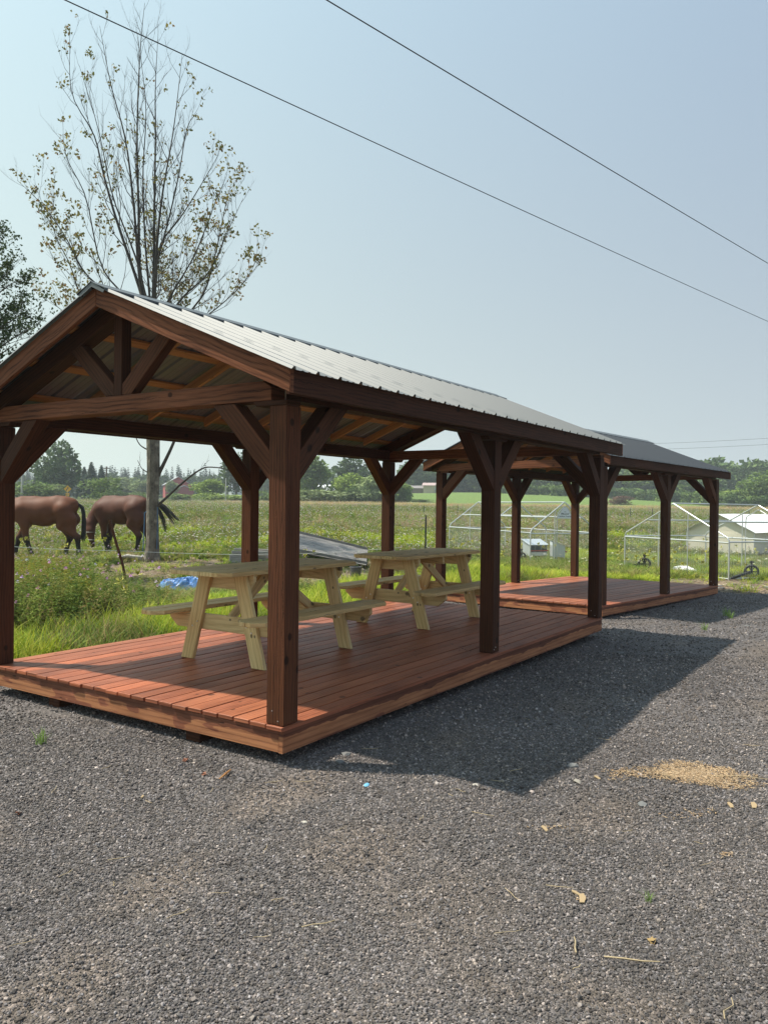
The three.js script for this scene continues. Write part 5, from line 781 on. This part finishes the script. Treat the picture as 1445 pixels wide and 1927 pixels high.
// leaning stake, rope fence and far fence posts
{
  const [x, y, z] = gp(16.05, -5.17), a = dirDS(0, 1); const at = (u, v) => V(x, y, z).addScaledVector(a, u).add(V(0, v, 0));
  solo('fence_stake', tube([V(0, -0.1, 0), a.clone().multiplyScalar(-0.10).add(V(0, 0.4, 0)), a.clone().multiplyScalar(-0.24).add(V(0, 0.85, 0)), a.clone().multiplyScalar(-0.37).add(V(0, 1.3, 0))], [0.024, 0.027, 0.027, 0.03], 8), M.stain[2], 'leaning brown stake left of the maple holding the rope', 'stake', [x, y, z]);
  const rope = new THREE.MeshStandardMaterial({ color: lin(0.62, 0.63, 0.60), roughness: 0.8 }), L = [], n = 24; for (let i = 0; i <= n; i++) { const t = i / n; L.push(at(lerp(-4.6, -0.19, t), lerp(0.98, 0.66, t) - 0.10 * Math.sin(Math.PI * t)).addScaledVector(dirDS(1, 0), 0.03)); }
  solo('fence_rope', tube(L, L.map(() => 0.0055), 5), rope, 'white electric rope slung from the left post to the stake', 'rope'); const L2 = []; for (let i = 0; i <= n; i++) { const t = i / n; L2.push(at(lerp(-0.19, 5.6, t), lerp(0.66, 0.62, t) - 0.12 * Math.sin(Math.PI * t)).addScaledVector(dirDS(1, 0), 3.2 * t)); } solo('fence_rope', tube(L2, L2.map(() => 0.0045), 5), rope, 'white electric rope running right from the stake behind the table', 'rope');
  const post = M.cable; const fence = [[22.5, 1.18, 1.45, 'dark steel fence post standing alone left of the signed pen'], [64, 3.2, 1.2, 'far fence post left of the second pavilion first post'], [66, 6.1, 1.2, 'far fence post just right of the lone dark post'], [68, 8.4, 1.1, 'far fence post seen left of the signed pen'], [62, 19.2, 1.2, 'far fence post above the signed pen sign'], [62, 20.9, 1.2, 'far fence post right of the signed pen sign'], [60, 24.6, 1.2, 'far fence post left of the wide pen'], [58, 26.6, 1.2, 'far fence post behind the wide pen gable']];
  for (const [d, s, h, lab] of fence) { const b = gp(d, s), g = thing('fence_post', lab, 'post', b, 0.4, 'steel fence posts'); part(g, 'shaft', beamGeo(V(0, -0.1, 0), V(0.01, h, 0), 0.035, 0.03, 0.003), post); part(g, 'flange', beamGeo(V(0, 0, 0.02), V(0.01, h - 0.05, 0.02), 0.012, 0.04, 0.002), post); }
}
// ---------------------------------------------------------------- road signs, poles and wires
function roadSign(label, d, s, top, size, turn, plate) {
  const b = gp(d, s), g = thing('road_sign', label, 'road sign', b, turn), y = top - b[1] - size * 0.707, yel = new THREE.MeshStandardMaterial({ color: lin(0.80, 0.42, 0.012), roughness: 0.45 }), q = size / 2 * 1.414;
  slab(g, 'sign_plate', yel, [[0, y - q], [q, y], [0, y + q], [-q, y]], 'z', -0.004, 0.004, { bevel: 0 });
  const k = size / 0.76, S = (pts, z = 0.0065) => slab(g, 'arrow', M.black, pts.map(([u, v]) => [u * k, y + v * k]), 'z', 0.0045, z, { bevel: 0 });
  S([[-0.17, -0.24], [-0.09, -0.24], [-0.09, -0.13], [0.05, 0.0], [0.09, 0.06], [0.09, 0.14], [0.01, 0.14], [0.01, 0.08], [-0.13, -0.06], [-0.17, -0.12]]); S([[-0.06, 0.13], [0.16, 0.13], [0.05, 0.28]], 0.0072);
  const o = 0.035, f = (r1, r2) => { const out = [[0, -r1], [r1, 0], [0, r1], [-r1, 0]].map(([u, v]) => new THREE.Vector2(u, y + v)), sh = new THREE.Shape(out); sh.holes.push(new THREE.Path([[0, -r2], [-r2, 0], [0, r2], [r2, 0]].map(([u, v]) => new THREE.Vector2(u, y + v)))); return new THREE.ExtrudeGeometry(sh, { depth: 0.002, bevelEnabled: false }).translate(0, 0, 0.0045); }; part(g, 'border', f(q * 0.95, q * 0.90), M.black);
  if (plate) { slab(g, 'speed_plate', yel, rect(-0.23 * k, y - q - 0.5 * k, 0.23 * k, y - q - 0.03), 'z', -0.003, 0.005, { bevel: 0 }); for (const [u, v, w, h] of [[-0.12, -0.18, 0.09, 0.05], [-0.08, -0.27, 0.05, 0.12], [0.06, -0.2, 0.10, 0.05], [0.08, -0.32, 0.08, 0.05], [0, -0.43, 0.22, 0.03]]) slab(g, 'numeral_stroke', M.black, rect((u - w / 2) * k, y - q + (v - h / 2) * k, (u + w / 2) * k, y - q + (v + h / 2) * k), 'z', 0.0055, 0.0075, { bevel: 0 }); }
  part(g, 'post', rod(V(0, -0.2, -0.02), V(0, y + 0.2, -0.02), 0.03), M.pipe); return g;
}
const faceYard = Math.atan2(-AX, -AZ);
roadSign('yellow diamond winding-road sign with a small plate above the first horse', 111, -44.2, 3.72, 0.76, faceYard + 0.35, true); roadSign('small yellow road sign peeking over the second horse rump', 150, -47.7, 2.28 + 0.2, 0.62, faceYard + 0.7, false);
const poleWood = new THREE.MeshStandardMaterial({ color: lin(0.16, 0.13, 0.105), roughness: 0.95 }), poleGrey = new THREE.MeshStandardMaterial({ color: lin(0.42, 0.41, 0.38), roughness: 0.9 });
function pole(label, d, s, h, r, mat, lean = 0, arm = true) { const b = gp(d, s), g = thing('utility_pole', label, 'utility pole', b), a = dirDS(0, 1), top = a.clone().multiplyScalar(lean).add(V(0, h, 0)); part(g, 'shaft', tube([V(0, -0.3, 0), top.clone().multiplyScalar(0.5), top], [r * 1.15, r, r * 0.8], 9), mat); if (arm) { part(g, 'crossarm', beamGeo(top.clone().addScaledVector(a, -0.5).add(V(0, -0.3, 0)), top.clone().addScaledVector(a, 0.5).add(V(0, -0.3, 0)), 0.1, 0.12), mat); for (const k of [-0.42, 0.42]) part(g, 'insulator', new THREE.CylinderGeometry(0.03, 0.05, 0.16, 8).translate(...top.clone().addScaledVector(a, k).add(V(0, -0.16, 0)).toArray()), M.wire); } return top.add(V(...b)); }
const t1 = pole('pale utility pole at far left above the first horse', 115, -52.4, 6.4, 0.17, poleGrey, 0.1, false), t2 = pole('brown leaning utility pole right of the spruces', 125, -43.9, 5.7, 0.14, poleWood, 0.25), t3 = pole('thin pale pole right of the red barn', 125, -24.9, 4.1, 0.11, poleGrey, 0, false);
function wire(label, a, b, sag, r) { const P = []; for (let i = 0; i <= 40; i++) { const t = i / 40; P.push(a.clone().lerp(b, t).add(V(0, -4 * sag * t * (1 - t), 0))); } return solo('power_line', tube(P, P.map(() => r), 6), M.cable, label, 'power line'); }
wire('faint upper wire right of the leaning pole', t2.clone().add(V(0, -0.15, 0)), V(...gp(150, -37, 4.0)), 0.25, 0.02); wire('faint lower wire right of the leaning pole', t2.clone().add(V(0, -0.6, 0)), V(...gp(150, -37, 3.4)), 0.25, 0.02);
{
  const at = (t, o) => site(8.44 + 0.702 * t + 0.712 * o, -2.16 + 0.712 * t - 0.702 * o), hgt = 7.15;   // two conductors, about 2 m apart, crossing over the yard
  for (const [o, lab] of [[-1.0, 'lower overhead power line passing above the maple top'], [1.02, 'upper overhead power line crossing the open sky']]) { const [xa, za] = at(-32, o), [xb, zb] = at(46, o); wire(lab, V(xa, hgt + 0.25, za), V(xb, hgt + 0.1, zb), 0.32, 0.0068); }
  for (const [t, h, lab] of [[-32, hgt + 0.2, 'wooden utility pole carrying the two lines behind the yard'], [46, hgt + 0.05, 'wooden utility pole carrying the two lines beyond the right edge']]) { const [x, z] = at(t, 0), y = ground(x, z), g = thing('utility_pole', lab, 'utility pole', [x, y, z]), a = dirDS(0.712, -0.702); part(g, 'shaft', tube([V(0, -0.4, 0), V(0, h - y + 0.4, 0)], [0.15, 0.11], 10), poleWood); part(g, 'crossarm', beamGeo(a.clone().multiplyScalar(-1.15).add(V(0, h - y - 0.12, 0)), a.clone().multiplyScalar(1.15).add(V(0, h - y - 0.12, 0)), 0.1, 0.12), poleWood); }
  const far = (lab, p, q) => wire(lab, V(...gp(p[0], p[1])).setY(p[2]), V(...gp(q[0], q[1])).setY(q[2]), 0.1, 0.008);
  far('faint upper wire of the far pair right of the second roof', [62, 18.8, 6.55], [44, 26, 5.95]); far('faint lower wire of the far pair right of the second roof', [62, 18.9, 6.1], [44, 26, 5.6]); far('single far wire above the trees at the right edge', [70, 29.4, 5.05], [52, 32, 4.75]);
}
// ---------------------------------------------------------------- far buildings
function building({ name, label, d, s, w, len, ev, rg, turn, wallC, roofC, extra }) {
  const b = gp(d, s), g = thing(name, label, 'building', b, turn), wm = new THREE.MeshStandardMaterial({ color: lin(...wallC), roughness: 0.9 }), rm = new THREE.MeshStandardMaterial({ color: lin(...roofC), roughness: 0.6 }), dm = new THREE.MeshStandardMaterial({ color: lin(0.05, 0.05, 0.05), roughness: 0.4 }), tm = M.white;
  slab(g, 'wall', wm, [[-w / 2, -0.4], [w / 2, -0.4], [w / 2, ev], [0, rg], [-w / 2, ev]], 'z', -len / 2, len / 2, { bevel: 0.01 });
  for (const k of [-1, 1]) { const o = 0.35, sl = (rg - ev) / (w / 2); slab(g, 'roof', rm, [[0, rg + 0.02], [k * (w / 2 + o), ev - o * sl + 0.02], [k * (w / 2 + o), ev - o * sl + 0.14], [0, rg + 0.14]], 'z', -len / 2 - o, len / 2 + o, { bevel: 0.01 }); }
  for (const [x, y, ww, hh, kind] of extra) { if (kind === 'door') slab(g, 'door', tm, rect(x - ww / 2, y, x + ww / 2, y + hh), 'z', len / 2 + 0.01, len / 2 + 0.06, { bevel: 0.005 }); else { const f = slab(g, 'window', tm, rect(x - ww / 2, y, x + ww / 2, y + hh), 'z', len / 2 + 0.01, len / 2 + 0.06, { bevel: 0.005 }); slab(f, 'pane', dm, rect(x - ww / 2 + 0.08, y + 0.08, x + ww / 2 - 0.08, y + hh - 0.08), 'z', len / 2 + 0.062, len / 2 + 0.07, { bevel: 0 }); } }
  return g;
}
{
  const barn = building({ name: 'barn', label: 'red gabled barn at the edge of the distant wood', d: 240, s: -62.6, w: 7.4, len: 9, ev: 4.0, rg: 6.3, turn: faceYard + 0.35, wallC: [0.34, 0.055, 0.050], roofC: [0.30, 0.30, 0.30], extra: [[-2.4, 2.6, 0.6, 0.6, 'w']] });
  slab(barn, 'lean_to', new THREE.MeshStandardMaterial({ color: lin(0.30, 0.050, 0.046), roughness: 0.9 }), [[-1.0, -0.4], [4.2, -0.4], [4.2, 2.4], [1.6, 3.5], [-1.0, 2.6]], 'z', 4.52, 6.6, { bevel: 0.01 });
  slab(barn, 'lean_to_roof', new THREE.MeshStandardMaterial({ color: lin(0.42, 0.42, 0.42), roughness: 0.6 }), [[-1.3, 2.62], [1.6, 3.62], [4.5, 2.42], [4.5, 2.54], [1.6, 3.76], [-1.3, 2.76]], 'z', 4.53, 6.9, { bevel: 0 });
  building({ name: 'house', label: 'white house half hidden by trees right of the thin pale pole', d: 205, s: -38.6, w: 6, len: 9, ev: 2.6, rg: 4.2, turn: faceYard - 0.5, wallC: [0.74, 0.74, 0.72], roofC: [0.30, 0.31, 0.33], extra: [[-1.4, 0.9, 0.9, 1.2, 'w'], [1.4, 0.9, 0.9, 1.2, 'w'], [0, 0, 0.9, 2.0, 'door']] });
  building({ name: 'farm_shed', label: 'low brown shed on the hill left of the tan barn', d: 206, s: 7.7, w: 2.6, len: 4.4, ev: 1.3, rg: 1.85, turn: faceYard + 1.45, wallC: [0.20, 0.15, 0.12], roofC: [0.22, 0.19, 0.18], extra: [[0, 0.4, 0.8, 0.6, 'w']] });
  building({ name: 'tan_barn', label: 'small tan barn with a pale pink roof on the hill', d: 204, s: 11.6, w: 2.6, len: 2.8, ev: 1.95, rg: 2.5, turn: faceYard + 1.35, wallC: [0.46, 0.39, 0.29], roofC: [0.40, 0.29, 0.27], extra: [[-0.6, 0.2, 0.6, 1.5, 'door'], [0.6, 0.8, 0.5, 0.6, 'w']] });
  building({ name: 'house', label: 'white-roofed house glimpsed between the big trees', d: 190, s: -12.4, w: 4.4, len: 7, ev: 1.9, rg: 3.0, turn: faceYard + 1.2, wallC: [0.6, 0.6, 0.6], roofC: [0.75, 0.76, 0.78], extra: [[0, 0.7, 0.8, 0.9, 'w']] });
}
// ---------------------------------------------------------------- small things lying on the yard
{
  const r = rng(777), strawC = [[0.40, 0.27, 0.15], [0.48, 0.35, 0.215], [0.28, 0.18, 0.10], [0.36, 0.265, 0.17]];
  const bits = [], heap = (cx, cz, rx, rz, n, turn) => { for (let i = 0; i < n; i++) { const a = r() * 6.3, q = Math.pow(r(), 0.65), u = Math.cos(a) * q * rx, v = Math.sin(a) * q * rz, x = cx + u * Math.cos(turn) - v * Math.sin(turn), z = cz + u * Math.sin(turn) + v * Math.cos(turn); const qq = q * (0.45 + 1.1 * noise2(x * 4.5, z * 4.5, 79, 2)) ; if (r() > clamp(3.2 * (0.78 - qq), 0, 1) * (0.25 + 1.5 * (noise2(x * 16, z * 16, 78, 4) - 0.2))) continue; const c = pick(strawC, r), k = rr(0.7, 1.2, r), l = rr(0.003, 0.013, r); bits.push([x, yardY(x, z) + 0.005 + rr(0, 0.007, r), z, l, 0.002, rr(0.002, 0.005, r), rr(-0.3, 0.3, r), r() * 6.3, rr(-0.3, 0.3, r), ...c.map((w) => w * k)]); } };
  heap(1.38, 2.14, 0.60, 0.30, 17000, 0.85); heap(1.75, 2.75, 0.35, 0.12, 2600, 0.75); heap(0.78, 2.30, 0.30, 0.07, 130, 0.7); heap(-0.52, 2.13, 0.045, 0.035, 110, 0); heap(0.05, 1.75, 0.16, 0.04, 60, 0.9); heap(5.6, 3.9, 0.9, 0.35, 700, 0.7); heap(0.30, 2.55, 0.12, 0.05, 120, 0.4);
  scatter('sawdust', chipGeo(779, 1), new THREE.MeshStandardMaterial({ color: 0xffffff, roughness: 0.95 }), bits, 'tan sawdust and straw spilled on the gravel at right');
  const straw = new THREE.MeshStandardMaterial({ color: lin(0.44, 0.34, 0.20), roughness: 0.85 }), onY = (x, z, u = 0.008) => [x, yardY(x, z) + u, z];
  const stalk = (label, x, z, len, ang, bow = 0.01, rad = 0.0022) => { const d = V(Math.cos(ang), 0, Math.sin(ang)), n = V(-d.z, 0, d.x), P = [-0.5, -0.15, 0.2, 0.5].map((t) => d.clone().multiplyScalar(t * len).addScaledVector(n, bow * Math.sin(t * 5)).add(V(0, 0.004 + 0.006 * Math.abs(t), 0))); solo('straw_stalk', tube(P, [rad, rad * 1.1, rad, rad * 0.6], 5), straw, label, 'straw', onY(x, z, 0.012), 'straw stalks on the gravel'); };
  stalk('long straw stalk lying across the near right gravel', -0.88, 2.444, 0.20, 0.75 + 0.35, 0.006, 0.003); stalk('short upright-lying straw stalk left of the long one', -0.911, 2.24, 0.11, -0.45, 0.004, 0.003); stalk('bent straw stalk under the spilled sawdust', 1.55, 2.48, 0.45, 0.9, 0.05); stalk('thin straw stalk in the middle of the near gravel', -1.35, 1.35, 0.14, 0.5); stalk('curved straw stalk at the lower right corner', -1.02, 2.80, 0.13, -0.2, 0.02);
  for (let i = 0; i < 46; i++) { const d = rr(2.6, 6.5, r), s = rr(-0.47, 0.47, r) * d, [x, z] = site(d, s); if (inPav(x, z, 0.2)) continue; stalk('thin dry straw stalk scattered on the gravel', x, z, rr(0.04, 0.13, r), r() * 6.3, rr(0, 0.012, r), rr(0.001, 0.0017, r)); }
  const stones = [chipGeo(781, 0.5), chipGeo(782, 0.6), chipGeo(783, 0.42)], sMat = [[0.15, 0.148, 0.145], [0.28, 0.25, 0.21], [0.40, 0.37, 0.32]].map((c) => new THREE.MeshStandardMaterial({ color: lin(...c), roughness: 0.9, bumpMap: brushed, bumpScale: 0.004 }));
  const stone = (label, x, z, size, k, m) => { const o = solo('stone', stones[k], sMat[m], label, 'stone', onY(x, z, size * 0.15)); o.scale.set(size, size * 0.8, size); o.rotation.y = R() * 6; };
  stone('grey stone right of the deck corner in the shade', 0.46, 0.16, 0.042, 0, 0); stone('flat grey stone at the deck corner in the shade', 0.30, 0.22, 0.036, 2, 0); stone('grey stone between the deck corner and the sawdust', 1.108, 1.491, 0.040, 1, 0); stone('grey stone just below the sawdust', 0.72, 2.04, 0.035, 2, 0); stone('tan stone left of the sawdust', 0.83, 1.62, 0.033, 1, 1); stone('dark angular stone at lower left', -1.99, 0.02, 0.034, 0, 0); stone('pale flat stone near the left border below the deck', -1.36, -1.13, 0.036, 2, 1); stone('small cream pebble in the middle foreground', -1.35, 1.34, 0.010, 1, 2); stone('pale flake left of the middle foreground', -0.62, 0.68, 0.018, 2, 2); stone('white flake beside the shadow edge', 0.36, 1.17, 0.022, 2, 2); stone('grey flat stone by the shadow between the decks', 8.9, 1.3, 0.05, 2, 0); stone('dark stone at the foot of the shade below the rim', 5.2, 0.55, 0.05, 0, 0);
  for (let i = 0; i < 46; i++) { const x = rr(-0.9, 2.6, r), z = -3.40 - rr(0.02, 0.55, r); stone('fist-sized grey rock of the border behind the deck', x, z, rr(0.03, 0.07, r), i % 3, 0); scene.children[scene.children.length - 1].userData.group = 'border rocks behind the deck'; }
  for (let i = 0; i < 14; i++) { const x = rr(14.3, 16.6, r), z = rr(-0.4, 1.3, r), q = rr(0.04, 0.11, r), o = solo('stone', stones[i % 3], sMat[0], 'dark flat stone beyond the far corner of the second deck', 'stone', [x, ground(x, z) + 0.01, z], 'stones beyond the second deck'); o.scale.set(q, q * 0.6, q); }
  const leafB = new THREE.MeshStandardMaterial({ color: lin(0.27, 0.18, 0.07), roughness: 0.7, side: THREE.DoubleSide }), leafR = new THREE.MeshStandardMaterial({ color: lin(0.22, 0.085, 0.045), roughness: 0.8, side: THREE.DoubleSide });
  const dry = (label, x, z, s, mat, sd) => { const q = rng(sd), S = limbs(); for (let i = 0; i < 3; i++) mapleLeaf(S, V(rr(-0.3, 0.3, q), 0.3 + 0.15 * i, rr(-0.3, 0.3, q)), 1, q, [[1, 1, 1]]); const o = solo('dry_leaf', fromP(S.leaf), mat, label, 'leaf', onY(x, z, 0.004)); o.scale.set(s, s * 0.5, s); };
  dry('curled brown leaf in the near right gravel', -0.681, 2.468, 0.026, leafB, 1); dry('red-brown leaf left of the deck corner', -0.30, -0.55, 0.03, leafR, 2); dry('small reddish leaf below the deck front', -0.39, -0.30, 0.028, leafR, 3); dry('reddish leaf below the left deck skid', -1.05, -1.62, 0.03, leafR, 4); dry('brown leaf scrap at the left gravel', -1.40, -0.62, 0.028, leafR, 5);
  const chipWood = new THREE.MeshStandardMaterial({ color: lin(0.36, 0.26, 0.145), roughness: 0.9 }), chip = (label, x, z, s, turn) => { const g = slabGeo([[-s, -s * 0.3], [s * 0.7, -s * 0.42], [s, 0.05 * s], [s * 0.3, s * 0.4], [-s * 0.8, s * 0.25]], 'y', 0, 0.006, { grain: [1, 0], bevel: 0.001 }), o = solo('wood_chip', g, chipWood, label, 'wood chip', onY(x, z, 0.006)); o.rotation.set(0.1, turn, 0.08); };
  chip('pale wood chip left of the tiny green sprig', -0.52, 2.13, 0.036, 0.3); chip('smaller wood chip touching the pale one', -0.49, 2.09, 0.022, 1.4); chip('tan wood chip in the middle of the right gravel', 0.02, 1.74, 0.028, 0.9); chip('wood chip just below the sawdust, left one', 1.02, 2.45, 0.034, 0.5); chip('wood chip just below the sawdust, right one', 1.10, 2.56, 0.040, 0.2); chip('wood chip at the right border below the sawdust', 1.22, 2.83, 0.030, 0.7); chip('tan wood chip left of the sawdust', 0.96, 1.70, 0.026, 1.1); chip('tiny tan chip at the left gravel', -0.85, -0.30, 0.016, 0.5);
  solo('wood_splinter', tube([V(-0.075, 0.006, 0.02), V(0, 0.012, 0), V(0.08, 0.01, -0.035)], [0.003, 0.009, 0.004], 6), M.raw[0], 'curved wood splinter on the gravel before the deck', 'splinter', onY(-0.327, -0.173));
  crumple(95, 0.03, 0.008, 0.016, new THREE.MeshStandardMaterial({ color: lin(0.16, 0.42, 0.62), roughness: 0.5 }), 'plastic_scrap', 'small light blue plastic scrap on the gravel', 'scrap', onY(0.052, 0.608, 0), 0.4);
  for (let i = 0; i < 26; i++) { const o = crumb(r); }
  function crumb(r) { const x = rr(3.0, 3.75, r), z = -rr(0.1, 0.42, r), q = rr(0.006, 0.013, r), o = solo('debris_crumb', stones[0], M.black, 'dark crumb of debris on the deck by the middle post', 'debris', [x, 0.2635, z], 'dark crumbs on the deck by the middle post'); o.scale.set(q, q * 0.5, q); return o; }
}
shade(scene);
renderer.render(scene, camera);
